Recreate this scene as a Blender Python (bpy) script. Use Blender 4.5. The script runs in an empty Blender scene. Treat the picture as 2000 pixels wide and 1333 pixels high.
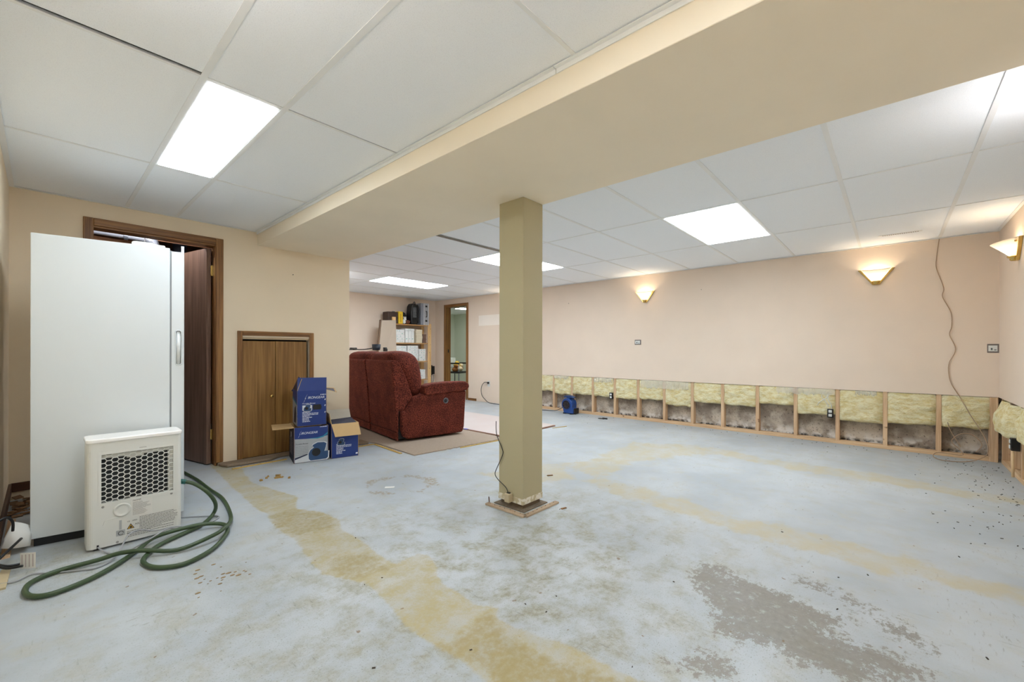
import bpy, bmesh, math, random
import numpy as np
from mathutils import Vector, Matrix
random.seed(7)
rng = np.random.RandomState(5)
C = bpy.context.scene.collection
sc = bpy.context.scene

# ------------------------------------------------------------------ camera, world, exposure
H = 2.181          # ceiling height
X0, X1, Y1, Y2, YM = -.155, 6.017, 4.536, 7.769, -.751   # left wall, long wall, door wall, far wall, right wall
XB0, XB1, ZS = 1.381, 2.307, 2.054                        # boxed beam
ZC = .613                                                 # drywall cut height
CAMH = 1.0475
YAW, ROLL = .8384, .0017
cam_d = bpy.data.cameras.new('camera'); cam = bpy.data.objects.new('camera', cam_d); C.objects.link(cam)
F = Vector((math.sin(YAW), math.cos(YAW), 0)); R = Vector((math.cos(YAW), -math.sin(YAW), 0)); U = Vector((0, 0, 1))
R2 = R * math.cos(ROLL) + U * math.sin(ROLL); U2 = U * math.cos(ROLL) - R * math.sin(ROLL)
M = Matrix.Identity(4)
for i in range(3):
    M[i][0] = R2[i]; M[i][1] = U2[i]; M[i][2] = -F[i]; M[i][3] = (0, 0, CAMH)[i]
cam.matrix_world = M
cam_d.sensor_width = 36; cam_d.lens = 824.98 / 2000 * 36; cam_d.shift_y = (685.19 - 666.5) / 2000
cam_d.clip_start = .02
sc.camera = cam
w = bpy.data.worlds.new('world'); sc.world = w; w.use_nodes = True
w.node_tree.nodes['Background'].inputs[0].default_value = (.5, .55, .6, 1)
w.node_tree.nodes['Background'].inputs[1].default_value = .3
vs = sc.view_settings; vs.view_transform = 'Standard'; vs.look = 'None'; vs.gamma = 1; vs.use_curve_mapping = False
vs.exposure = 0.86
PANEL = 10.3       # emission of the troffer diffusers
SCONCE_W = 5.0
UPLIGHT_W = 56.0   # brighter bulbs of the unseen wall lamps, most added to lift the ceiling
cy = sc.cycles
cy.use_denoising = True
cy.use_adaptive_sampling = True; cy.adaptive_threshold = .04
cy.max_bounces = 9; cy.diffuse_bounces = 8; cy.glossy_bounces = 4; cy.transmission_bounces = 6
cy.sample_clamp_indirect = 8

# ------------------------------------------------------------------ helpers
def lin(c):
    return tuple(((v / 255) / 12.92 if v / 255 <= .04045 else ((v / 255 + .055) / 1.055) ** 2.4) for v in c) + (1,)
class NT:
    def __init__(s, name, rough=.6, metal=0, spec=.5):
        s.m = bpy.data.materials.new(name); s.m.use_nodes = True; s.t = s.m.node_tree
        s.b = s.t.nodes['Principled BSDF']
        s.b.inputs['Roughness'].default_value = rough; s.b.inputs['Metallic'].default_value = metal
        s.b.inputs['Specular IOR Level'].default_value = spec
        s.tc = None
    def n(s, typ, **kw):
        nd = s.t.nodes.new(typ)
        for k, v in kw.items():
            if k.startswith('_'): setattr(nd, k[1:], v)
            else: s.set(nd, k.replace('__', ' '), v)
        return nd
    def set(s, nd, k, v):
        i = nd.inputs[int(k[1:])] if k[0] == 'i' and k[1:].isdigit() else nd.inputs[k]
        if isinstance(v, bpy.types.NodeSocket): s.t.links.new(v, i)
        elif isinstance(v, bpy.types.Node): s.t.links.new(v.outputs[0], i)
        else: i.default_value = v
    def co(s, scale=(1, 1, 1), rot=(0, 0, 0)):
        tc = s.t.nodes.new('ShaderNodeTexCoord'); mp = s.t.nodes.new('ShaderNodeMapping')
        s.t.links.new(tc.outputs['Object'], mp.inputs[0]); mp.inputs['Scale'].default_value = scale; mp.inputs['Rotation'].default_value = rot
        return mp.outputs[0]
    def noise(s, sc_, det=3, rough=.5, co=None, dist=0):
        nd = s.n('ShaderNodeTexNoise', Scale=sc_, Detail=det, Roughness=rough, Distortion=dist)
        s.t.links.new(co if co is not None else s.co(), nd.inputs['Vector']); return nd.outputs[0]
    def math(s, op, a, b=0., c=0., clamp=False):
        nd = s.n('ShaderNodeMath', _operation=op, _use_clamp=clamp); s.set(nd, 'i0', a); s.set(nd, 'i1', b); s.set(nd, 'i2', c); return nd.outputs[0]
    def ramp(s, v, lo, hi, o0=0., o1=1.):
        nd = s.n('ShaderNodeMapRange', _interpolation_type='SMOOTHSTEP'); s.set(nd, 'i0', v)
        nd.inputs[1].default_value = lo; nd.inputs[2].default_value = hi; nd.inputs[3].default_value = o0; nd.inputs[4].default_value = o1; return nd.outputs[0]
    def mix(s, f, a, b):
        nd = s.n('ShaderNodeMix', _data_type='RGBA'); s.set(nd, 'i0', f); s.set(nd, 'i6', a); s.set(nd, 'i7', b); return nd.outputs[2]
    def base(s, v): s.set(s.b, 'Base Color', v)
    def bump(s, h, st=.2, d=.01):
        nd = s.n('ShaderNodeBump', Strength=st, Distance=d); s.t.links.new(h, nd.inputs['Height']); s.t.links.new(nd.outputs[0], s.b.inputs['Normal'])
def plain(name, c, rough=.5, metal=0, var=.06, scale=12, bump=0, bscale=80, spec=.5):
    s = NT(name, rough, metal, spec); a = lin(c); b = tuple(x * (1 - var * 2) for x in a[:3]) + (1,); a2 = tuple(min(1, x * (1 + var)) for x in a[:3]) + (1,)
    s.base(s.mix(s.noise(scale, 4), b, a2))
    if bump: s.bump(s.noise(bscale, 3), bump, .004)
    return s.m
def emit(name, c, st):
    s = NT(name); s.base(lin(c)); s.b.inputs['Emission Color'].default_value = lin(c); s.b.inputs['Emission Strength'].default_value = st; return s.m
def wood(name, c1, c2, axis=2, rough=.45, sc_=1., knots=False):
    s = NT(name, rough); v = [26 * sc_] * 3; v[axis] = 1.2 * sc_; co = s.co(tuple(v)); v2 = [110 * sc_] * 3; v2[axis] = 3 * sc_
    n1 = s.noise(1.0, 5, .6, co, .6); n2 = s.noise(1.0, 3, .6, s.co(tuple(v2)))
    f = s.math('ADD', s.math('MULTIPLY', n1, .65), s.math('MULTIPLY', n2, .45)); f = s.ramp(f, .38, .72)
    col = s.mix(f, lin(c1), lin(c2))
    if knots:
        k = s.noise(9, 2); col = s.mix(s.ramp(k, .68, .76), col, lin((c1[0] * .6, c1[1] * .5, c1[2] * .4)))
    s.base(col); s.bump(n2, .12, .002); return s.m

class MB:
    def __init__(s): s.v = []; s.f = []; s.mi = []
    def add(s, vs_, fs, mi=0):
        o = len(s.v); s.v += [tuple(x) for x in vs_]
        for f in fs: s.f.append(tuple(i + o for i in f)); s.mi.append(mi)
        return s
    def box(s, a, b, mi=0, mat=None):
        x0, y0, z0 = a; x1, y1, z1 = b
        vs_ = [(x0, y0, z0), (x1, y0, z0), (x1, y1, z0), (x0, y1, z0), (x0, y0, z1), (x1, y0, z1), (x1, y1, z1), (x0, y1, z1)]
        if mat is not None: vs_ = [mat @ Vector(p) for p in vs_]
        return s.add(vs_, [(3, 2, 1, 0), (4, 5, 6, 7), (0, 1, 5, 4), (1, 2, 6, 5), (2, 3, 7, 6), (3, 0, 4, 7)], mi)
    def prism(s, poly, h0, h1, axis=1, mi=0, mat=None):
        """polygon in the two other axes, extruded along axis"""
        n = len(poly); vs_ = []
        for h in (h0, h1):
            for p in poly:
                q = list(p); q.insert(axis, h); vs_.append(tuple(q))
        if mat is not None: vs_ = [mat @ Vector(p) for p in vs_]
        return s.add(vs_, [tuple(range(n))[::-1], tuple(range(n, 2 * n))] + [(i, (i + 1) % n, (i + 1) % n + n, i + n) for i in range(n)], mi)
    def quad(s, *p, mi=0): return s.add(p, [tuple(range(len(p)))], mi)
    def board(s, p0, p1, p2, p3, t=.004, mo=0, mi_=1):
        """thin board; outer side = side the CCW normal looks at"""
        P = [Vector(p) for p in (p0, p1, p2, p3)]; n = (P[1] - P[0]).cross(P[3] - P[0]).normalized() * t
        o = len(s.v); s.v += [tuple(p) for p in P] + [tuple(p - n) for p in P]
        for f, m in (((0, 1, 2, 3), mo), ((7, 6, 5, 4), mi_), ((0, 4, 5, 1), mi_), ((1, 5, 6, 2), mi_), ((2, 6, 7, 3), mi_), ((3, 7, 4, 0), mi_)):
            s.f.append(tuple(i + o for i in f)); s.mi.append(m)
        return s
    def tube(s, pts, r, n=8, mi=0, closed=False, cap=True):
        pts = [Vector(p) for p in pts]; rs = r if isinstance(r, (list, tuple)) else [r] * len(pts); o = len(s.v); prev = None
        for i, p in enumerate(pts):
            d = (pts[min(i + 1, len(pts) - 1)] - pts[max(i - 1, 0)]).normalized()
            a = prev if prev is not None else (Vector((0, 0, 1)) if abs(d.z) < .9 else Vector((1, 0, 0)))
            a = (a - d * a.dot(d)).normalized(); prev = a; b = d.cross(a)
            for k in range(n):
                t = 2 * math.pi * k / n; s.v.append(tuple(p + (a * math.cos(t) + b * math.sin(t)) * rs[i]))
        for i in range(len(pts) - 1):
            for k in range(n):
                s.f.append((o + i * n + k, o + i * n + (k + 1) % n, o + (i + 1) * n + (k + 1) % n, o + (i + 1) * n + k)); s.mi.append(mi)
        if cap:
            s.f.append(tuple(o + k for k in range(n))[::-1]); s.mi.append(mi)
            e = o + (len(pts) - 1) * n; s.f.append(tuple(e + k for k in range(n))); s.mi.append(mi)
        return s
    def lathe(s, prof, c=(0, 0, 0), n=20, mat=None, mi=0):
        o = len(s.v)
        for r_, z_ in prof:
            for k in range(n):
                t = 2 * math.pi * k / n; p = Vector((c[0] + r_ * math.cos(t), c[1] + r_ * math.sin(t), c[2] + z_))
                s.v.append(tuple(mat @ p if mat is not None else p))
        for i in range(len(prof) - 1):
            for k in range(n):
                s.f.append((o + i * n + k, o + i * n + (k + 1) % n, o + (i + 1) * n + (k + 1) % n, o + (i + 1) * n + k)); s.mi.append(mi)
        s.f.append(tuple(o + k for k in range(n))[::-1]); s.mi.append(mi)
        e = o + (len(prof) - 1) * n; s.f.append(tuple(e + k for k in range(n))); s.mi.append(mi)
        return s
    def build(s, name, m, parent=None, bevel=0, seg=2, smooth=False, sub=0, loc=None, rz=None, label=None, fix=True):
        me = bpy.data.meshes.new(name); me.from_pydata(s.v, [], s.f)
        for x in (m if isinstance(m, (list, tuple)) else [m]): me.materials.append(x)
        me.polygons.foreach_set('material_index', s.mi)
        if smooth: me.polygons.foreach_set('use_smooth', [True] * len(s.f))
        me.update()
        if fix:
            b = bmesh.new(); b.from_mesh(me); bmesh.ops.recalc_face_normals(b, faces=b.faces); b.to_mesh(me); b.free()
        o = bpy.data.objects.new(name, me); C.objects.link(o)
        if parent is not None: o.parent = parent
        if loc: o.location = loc
        if rz is not None: o.rotation_euler = (0, 0, rz)
        if bevel:
            md = o.modifiers.new('b', 'BEVEL'); md.width = bevel; md.segments = seg; md.limit_method = 'ANGLE'; md.angle_limit = math.radians(35)
            if seg > 1 or smooth:
                me.polygons.foreach_set('use_smooth', [True] * len(s.f)); wn = o.modifiers.new('w', 'WEIGHTED_NORMAL')
        if sub:
            md = o.modifiers.new('s', 'SUBSURF'); md.levels = sub; md.render_levels = sub
        if label: o['label'] = label
        return o
def box(a, b, name, m, parent=None, **k): return MB().box(a, b).build(name, m, parent, **k)
def tag(o, label, cat, group=None, kind=None):
    o['label'] = label; o['category'] = cat
    if group: o['group'] = group
    if kind: o['kind'] = kind
    return o
def struct(o): o['kind'] = 'structure'; return o
def thing(name, label, cat, loc=(0, 0, 0), rz=0, group=None):
    o = bpy.data.objects.new(name, None); C.objects.link(o); o.location = loc; o.rotation_euler = (0, 0, rz); o.empty_display_size = .05
    return tag(o, label, cat, group)
def smooth_path(pts, k=6):
    P = [Vector(p) for p in pts]; out = []
    for i in range(len(P) - 1):
        a, b, c, d = P[max(i - 1, 0)], P[i], P[i + 1], P[min(i + 2, len(P) - 1)]
        for j in range(k):
            t = j / k
            out.append(.5 * ((2 * b) + (c - a) * t + (2 * a - 5 * b + 4 * c - d) * t * t + (3 * b - a - 3 * c + d) * t ** 3))
    return out + [P[-1]]
def text(body, size, parent, loc, rot, m, name='lettering', shear=0, ext=.0003, align='LEFT', sx=1):
    cu = bpy.data.curves.new(name, 'FONT'); cu.body = body; cu.size = size; cu.shear = shear; cu.extrude = ext; cu.align_x = align
    cu.materials.append(m); o = bpy.data.objects.new(name, cu); C.objects.link(o); o.parent = parent; o.location = loc; o.rotation_euler = rot; o.scale = (sx, 1, 1)
    bpy.context.view_layer.update(); dg = bpy.context.evaluated_depsgraph_get(); mm = bpy.data.meshes.new_from_object(o.evaluated_get(dg)); mm.materials.clear(); mm.materials.append(m)
    q = bpy.data.objects.new(name, mm); C.objects.link(q); q.parent = parent; q.location = loc; q.rotation_euler = rot; q.scale = (sx, 1, 1); bpy.data.objects.remove(o)
    return q
def words(mb, x0, x1, z, h, y, rnd, slope=0):
    """a line of print too small to read: runs of word-long marks on the plane y"""
    x = x0
    while x < x1 - h:
        wd = min(rnd.uniform(1.2, 4.5) * h, x1 - x); mb.quad((x, y, z), (x + wd, y, z), (x + wd, y, z + h), (x, y, z + h)); x += wd + h * .6

# ------------------------------------------------------------------ materials
def wall_mat(name, c, sc_=1):
    s = NT(name, .75, spec=.25); a = lin(c); n = s.noise(3, 4)
    s.base(s.mix(n, tuple(x * .95 for x in a[:3]) + (1,), tuple(min(1, x * 1.04) for x in a[:3]) + (1,)))
    s.bump(s.noise(160, 3), .10, .003); return s.m
paint = wall_mat('peach_paint', (232, 216, 190))
paint_beam = wall_mat('beam_paint', (243, 231, 209))  # wall paint lightened for the beam, in place of light from below
paint_pink = wall_mat('pink_paint', (226, 209, 191))
green_paint = wall_mat('green_paint', (214, 220, 204))
tile_s = NT('ceiling_tile', .9, spec=.1)
_n = tile_s.noise(260, 4, .7); tile_s.base(tile_s.mix(tile_s.ramp(_n, .3, .5), lin((234, 238, 243)), lin((247, 251, 255)))); tile_s.bump(_n, .35, .003); tile_m = tile_s.m
bar_m = plain('white_metal_bar', (238, 240, 240), .4, var=.02)
dark_m = plain('dark_void', (40, 34, 28), .9)
fix_m = plain('fixture_white', (235, 235, 232), .4, var=.02)
diff_m = emit('diffuser', (236, 246, 255), PANEL)
stud_m = wood('spruce', (186, 150, 114), (220, 190, 154), 2, .7, knots=True)
plate_m = wood('spruce_plate', (190, 152, 114), (222, 192, 154), 1, .7, knots=True)
plate_mx = wood('spruce_plate_x', (190, 152, 114), (222, 192, 154), 0, .7, knots=True)
oak = wood('oak_trim', (104, 66, 30), (158, 112, 60), 2); oak_x = wood('oak_trim_x', (104, 66, 30), (158, 112, 60), 0); oak_y = wood('oak_trim_y', (104, 66, 30), (150, 104, 56), 1)
door_m = wood('bifold_oak', (118, 82, 38), (152, 112, 60), 2, .4); leaf_m = wood('walnut_leaf', (100, 76, 62), (140, 112, 96), 2, .4)
brass = NT('brass', .25, 1); brass.base(brass.mix(brass.noise(30, 3), lin((196, 160, 84)), lin((226, 196, 124)))); brass = brass.m
black = plain('black_plastic', (24, 24, 26), .4); white_pl = plain('white_plastic', (218, 220, 216), .35, var=.015, scale=5)
frz_m = plain('freezer_enamel', (214, 221, 225), .3, var=.012, scale=2, spec=.4)
insul = NT('fiberglass', 1, spec=0); _a = insul.noise(14, 5, .65, insul.co((1, 1, 2.2))); _b = insul.noise(60, 4, .7)
_c = insul.mix(insul.ramp(_a, .32, .66), lin((226, 208, 146)), lin((246, 239, 204))); insul.base(insul.mix(insul.ramp(_b, .55, .75, 0, .45), _c, lin((222, 206, 152)))); insul.bump(insul.math('ADD', _a, _b), .9, .02); insul = insul.m
conc = NT('foundation_concrete', .9); _a = conc.noise(5, 5, .6); _b = conc.noise(45, 5, .75)
_c = conc.mix(conc.ramp(_a, .35, .65), lin((136, 124, 112)), lin((192, 180, 164))); _c = conc.mix(conc.ramp(_b, .56, .66, 0, .8), _c, lin((52, 46, 42)))
_g = conc.n('ShaderNodeSeparateXYZ'); conc.t.links.new(conc.co(), _g.inputs[0])
_w = conc.math('MULTIPLY', conc.ramp(_g.outputs[2], .16, .06), conc.ramp(conc.noise(9, 4), .42, .6)); _c = conc.mix(_w, _c, lin((214, 210, 204)))
_k = conc.math('MULTIPLY', conc.ramp(_g.outputs[2], .085, .04), conc.ramp(conc.noise(20, 4), .4, .6)); _c = conc.mix(_k, _c, lin((52, 46, 42))); conc.base(_c); conc.bump(_b, .3, .01); conc = conc.m
film = NT('poly_film', .12); film.b.inputs['Alpha'].default_value = .32; film.base(lin((250, 250, 250))); film.bump(film.noise(40, 4, .6, film.co((1, 1, .4)), 1.5), 1.0, .03); film = film.m
vel = NT('red_velvet', .85, spec=.2); _a = vel.noise(6, 4, .6); _b = vel.noise(90, 4, .7)
_c = vel.mix(vel.ramp(_b, .4, .62), lin((54, 17, 12)), lin((130, 62, 45))); _c = vel.mix(vel.ramp(_a, .42, .68, 0, .5), _c, lin((52, 16, 12))); vel.base(_c); vel.bump(_b, .5, .006)
vel.b.inputs['Sheen Weight'].default_value = .3; vel.b.inputs['Sheen Roughness'].default_value = .4; vel.b.inputs['Sheen Tint'].default_value = lin((210, 110, 90)); vel = vel.m
carpet_m = plain('beige_carpet', (176, 160, 144), .95, var=.15, scale=140, bump=.8, bscale=300, spec=.05)
cardb = plain('cardboard', (198, 166, 118), .8, var=.05); blue_box = plain('blue_print', (24, 52, 122), .45, var=.06, scale=5)
navy = plain('navy_print', (20, 28, 60), .5); ink = plain('white_ink', (226, 232, 240), .6, var=.01); ink_k = plain('dark_ink', (52, 52, 54), .6)
grey_pr = plain('grey_print', (168, 172, 176), .5, var=.12, scale=8); teal_pr = plain('teal_print', (40, 130, 160), .5); lgrey_pr = plain('pale_print', (206, 210, 214), .5, var=.08)
blower_m = plain('blue_plastic', (30, 70, 140), .35, var=.08); hose_m = plain('green_hose', (62, 82, 52), .45, var=.15, scale=8)
cord_g = plain('grey_cord', (160, 162, 166), .4); tack_m = wood('tack_strip_wood', (176, 138, 70), (214, 184, 104), 0, .7)
beige_pl = plain('beige_plastic', (190, 176, 146), .45); galv = plain('galvanised', (150, 160, 176), .3, metal=.8, var=.15, scale=20)
pine = wood('pine_post', (206, 160, 104), (232, 196, 142), 2, .6, knots=True); pine_x = wood('pine_shelf', (170, 124, 76), (208, 166, 114), 0, .6)
paperw = plain('white_paper', (226, 226, 222), .7, var=.03); board_m = plain('hardboard', (176, 160, 142), .6, var=.04, scale=6)

# ------------------------------------------------------------------ lights of the room: troffers
def fixture(x0, x1, y0, y1, label):
    t = thing('ceiling_light', label, 'ceiling light', ((x0 + x1) / 2, (y0 + y1) / 2, H), 0, 'recessed fluorescent ceiling panels')
    a, b = (x1 - x0) / 2 - .013, (y1 - y0) / 2 - .013
    f = MB()
    for p, q in (((-a, -b, .0), (a, -b + .012, .06)), ((-a, b - .012, 0), (a, b, .06)), ((-a, -b + .012, 0), (-a + .012, b - .012, .06)), ((a - .012, -b + .012, 0), (a, b - .012, .06)), ((-a, -b, .06), (a, b, .064))): f.box(p, q)
    f.build('frame', fix_m, t)
    box((-a + .012, -b + .012, -.004), (a - .012, b - .012, .004), 'diffuser', diff_m, t)
    return t
fixture(.447, .762, 2.125, 3.345, 'narrow lit ceiling panel above the white freezer, left of the beige beam')
fixture(.447, .762, -.315, .905, 'narrow lit ceiling panel added out of view beyond the one above the freezer')  # extra panel outside the view, added for more light
fixture(3.542, 4.758, .865, 1.475, 'bright square-looking ceiling panel right of the beige column, nearest the two wall lamps')
fixture(3.542, 4.758, 3.304, 3.913, 'bright ceiling panel partly hidden behind the beige column')
fixture(3.542, 4.758, 5.742, 6.352, 'bright ceiling panel farthest away, above the red sofa')

# ------------------------------------------------------------------ shell
# floor with stain masks kept as distance fields
def sdist(P, poly):
    poly = np.array(poly); d = np.full(len(P), 1e9); ins = np.zeros(len(P), bool)
    for i in range(len(poly)):
        a, b = poly[i], poly[(i + 1) % len(poly)]; ab = b - a; t = np.clip(((P - a) @ ab) / (ab @ ab + 1e-12), 0, 1)
        d = np.minimum(d, np.hypot(*(P - a - t[:, None] * ab).T))
        c = ((a[1] > P[:, 1]) != (b[1] > P[:, 1])) & (P[:, 0] < (b[0] - a[0]) * (P[:, 1] - a[1]) / (b[1] - a[1] + 1e-12) + a[0]); ins ^= c
    return np.where(ins, d, -d)
BAND1 = [(1.025, 4.683), (0.97, 3.744), (0.944, 3.161), (0.961, 2.957), (0.924, 2.828), (0.927, 2.422), (0.872, 1.981), (0.98, 1.747), (0.938, 1.462), (0.922, 1.261), (0.95, 1.094), (0.931, 0.959), (.92, .4), (.9, -.74), (1.25, -.74), (1.278, 0.51), (1.272, 0.581), (1.247, 0.873), (1.184, 1.14), (1.257, 1.199), (1.197, 1.266), (1.208, 1.517), (1.326, 1.739), (1.306, 1.819), (1.146, 1.803), (1.174, 2.15), (1.179, 2.39), (1.227, 2.535), (1.21, 2.75), (1.118, 2.921), (1.224, 3.166), (1.171, 3.398), (1.107, 3.793), (1.189, 4.323)]
BAND1D = [[(0.961, 2.957), (0.924, 2.828), (0.941, 2.457), (1.093, 2.485), (1.177, 2.41), (1.227, 2.535), (1.21, 2.75), (1.096, 2.922)], [(.9, 2.05), (.93, 1.85), (1.12, 1.8), (1.14, 2.0), (1.0, 2.1)], [(.93, 1.2), (.95, .9), (.92, -.6), (1.2, -.6), (1.26, .6), (1.15, .95), (1.2, 1.2)]]
BAND2 = [(2.913, 1.818), (2.759, 1.436), (2.754, 1.056), (2.695, 0.797), (2.68, 0.495), (2.688, 0.289), (2.647, 0.061), (2.718, -0.137), (2.68, -0.308), (2.703, -0.74), (2.92, -.74), (2.889, -0.297), (2.91, -0.065), (2.972, 0.215), (2.974, 0.489), (2.903, 0.723), (3.008, 1.026), (3.062, 1.402), (3.122, 1.771)]
BAND3 = [(4.854, 1.656), (4.54, 1.237), (4.424, 0.642), (4.424, 0.246), (4.462, -0.098), (4.425, -0.398), (4.47, -0.74), (4.66, -.74), (4.662, -0.359), (4.788, 0.037), (4.745, 0.511), (4.696, 0.868), (4.859, 1.324)]
CROSS = [(3.181, 2.229), (3.028, 1.781), (3.68, 1.798), (4.23, 1.577), (4.642, 1.265), (4.854, 1.656), (4.513, 2.205), (3.461, 2.16), (2.5, 2.6), (2.4, 2.2), (2.9, 1.9)]
WORN = [[(2.163, 0.693), (1.925, 0.656), (1.83, 0.559), (1.725, 0.502), (1.646, 0.402), (1.721, 0.276), (1.704, 0.208), (1.713, 0.123), (1.786, 0.013), (1.889, -0.085), (1.959, -0.044), (1.971, 0.076), (1.954, 0.188), (2.11, 0.116), (2.098, 0.24), (2.15, 0.353), (2.152, 0.488), (2.176, 0.613)],
        [(1.431, 0.54), (1.435, 0.459), (1.479, 0.368), (1.567, 0.39), (1.533, 0.476)],
        [(2.326, 0.355), (2.329, 0.208), (2.248, 0.051), (2.168, -0.049), (2.078, -0.128), (2.067, -0.082), (2.088, 0.003), (2.216, 0.086), (2.243, 0.225)]]
gx = np.arange(X0 - .1, 6.26, .04); gy = np.arange(YM - .1, Y2 + .1, .04); nx, ny = len(gx), len(gy)
GX, GY = np.meshgrid(gx, gy); P = np.stack([GX.ravel(), GY.ravel()], 1)
verts = np.concatenate([P, np.zeros((len(P), 1))], 1)
idx = (np.arange(ny - 1)[:, None] * nx + np.arange(nx - 1)[None, :]).ravel()
faces = np.stack([idx, idx + 1, idx + nx + 1, idx + nx], 1)
me = bpy.data.meshes.new('floor'); me.from_pydata(verts.tolist(), [], faces.tolist())
def attr(n, v): a = me.attributes.new(n, 'FLOAT', 'POINT'); a.data.foreach_set('value', v.astype(np.float32))
attr('sd_one', sdist(P, BAND1)); attr('sd_dark', np.max([sdist(P, p) for p in BAND1D], 0))
attr('sd_two', np.max([sdist(P, p) for p in (BAND2, BAND3, CROSS)], 0)); attr('sd_worn', np.max([sdist(P, p) for p in WORN], 0))
cen = np.array((1.872, 2.85)); rr = np.hypot(*((P - cen) @ np.array([[.72, .69], [-.69, .72]]).T * np.array([1.05, .9])).T); attr('ring', -np.abs(rr - .22))
attr('dirty', np.clip(1.2 - np.hypot(P[:, 0] - 1.2, P[:, 1] - 1.2) / 1.5, 0, 1) + .7 * np.exp(-((P[:, 0] - .1) ** 2 + (P[:, 1] - 2.95) ** 2) / .12) + .5 * np.exp(-((P[:, 0] - 2.0) ** 2 + (P[:, 1] - 1.6) ** 2) / .3))
s = NT('painted_concrete', .42, spec=.35)
def at(n): return s.n('ShaderNodeAttribute', _attribute_name=n).outputs['Fac']
n_lo, n_mid, n_hi, n_f = s.noise(1.3, 4, .6), s.noise(7, 6, .65), s.noise(38, 5, .7), s.noise(170, 4, .7)
streak = s.noise(1, 5, .7, s.co((16, 70, 10), (0, 0, .5)))
fx = s.math('SUBTRACT', n_mid, .5); fh = s.math('SUBTRACT', n_hi, .5)
col = s.mix(s.ramp(n_lo, .35, .65), lin((168, 176, 182)), lin((185, 192, 197)))
col = s.mix(s.ramp(n_mid, .45, .75, 0, .45), col, lin((184, 180, 162)))
dirt = s.math('MULTIPLY', at('dirty'), s.ramp(n_mid, .38, .66)); dirt = s.math('MULTIPLY', dirt, s.ramp(n_hi, .35, .65, .35, 1))
col = s.mix(s.math('MULTIPLY', dirt, .95, clamp=True), col, lin((142, 140, 120)))
d2 = s.math('MULTIPLY', s.ramp(at('dirty'), 0, .6, .12, 1), s.ramp(n_f, .56, .68)); col = s.mix(s.math('MULTIPLY', d2, .75, clamp=True), col, lin((112, 111, 96)))
scr = s.noise(1, 6, .75, s.co((60, 9, 10), (0, 0, -.7))); d4 = s.math('MULTIPLY', s.math('MULTIPLY', s.ramp(scr, .55, .70), s.ramp(n_mid, .42, .6)), s.ramp(at('dirty'), 0, .5, .4, 1)); col = s.mix(s.math('MULTIPLY', d4, .85, clamp=True), col, lin((126, 128, 120)))
d3 = s.math('MULTIPLY', s.ramp(n_lo, .5, .62), s.ramp(streak, .56, .70)); col = s.mix(s.math('MULTIPLY', d3, .6), col, lin((126, 126, 120)))
e = s.math('ADD', s.math('MULTIPLY', fx, .05), s.math('MULTIPLY', fh, .02))
m1 = s.ramp(s.math('ADD', at('sd_one'), e), -.008, .012); m1 = s.math('MULTIPLY', m1, s.math('MULTIPLY', s.ramp(n_mid, .3, .62, .4, .85), s.ramp(n_hi, .35, .6, .7, 1)))
col = s.mix(m1, col, lin((172, 160, 118)))
m1d = s.ramp(s.math('ADD', at('sd_dark'), s.math('MULTIPLY', fx, .25)), -.02, .05); col = s.mix(s.math('MULTIPLY', m1d, s.ramp(n_hi, .3, .7, .25, .65)), col, lin((146, 132, 88)))
m2 = s.ramp(s.math('ADD', at('sd_two'), s.math('ADD', s.math('MULTIPLY', fx, .2), e)), -.03, .05); m2 = s.math('MULTIPLY', m2, s.ramp(n_mid, .3, .65, .25, .7)); col = s.mix(m2, col, lin((186, 176, 144)))
wv = s.math('ADD', at('sd_worn'), s.math('ADD', s.math('MULTIPLY', fx, .34), s.math('MULTIPLY', fh, .34))); wv = s.math('ADD', wv, s.math('MULTIPLY', s.math('SUBTRACT', streak, .5), .12))
wv = s.math('ADD', wv, s.math('MULTIPLY', s.math('SUBTRACT', n_f, .5), .16)); mw = s.math('MULTIPLY', s.ramp(wv, -.012, .03), s.ramp(s.noise(24, 5, .7), .30, .46, .15, 1)); col = s.mix(s.math('MULTIPLY', mw, .85), col, s.mix(n_hi, lin((94, 91, 85)), lin((154, 149, 140))))
mr = s.math('MULTIPLY', s.ramp(s.math('ADD', at('ring'), s.math('MULTIPLY', fx, .28)), -.035, -.008), s.ramp(n_hi, .42, .54)); col = s.mix(s.math('MULTIPLY', mr, .9), col, lin((150, 138, 120)))
sp = s.ramp(s.noise(26, 2, .4), .745, .77); col = s.mix(s.math('MULTIPLY', sp, .7), col, lin((120, 92, 52)))
s.base(col); s.set(s.b, 'Roughness', s.math('ADD', s.math('MULTIPLY', n_mid, .25), .33)); s.bump(s.math('ADD', n_hi, s.math('MULTIPLY', mw, -1.5)), .12, .004)
me.materials.append(s.m); floor = bpy.data.objects.new('floor', me); C.objects.link(floor); struct(floor)
floor['label'] = 'concrete floor with worn pale blue-grey paint, yellow glue bands and bare grey patches'
box((X0 - .1, YM - .2, -.08), (6.3, Y2 + .1, -.004), 'floor_slab', plain('slab', (140, 138, 132)), floor)

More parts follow.
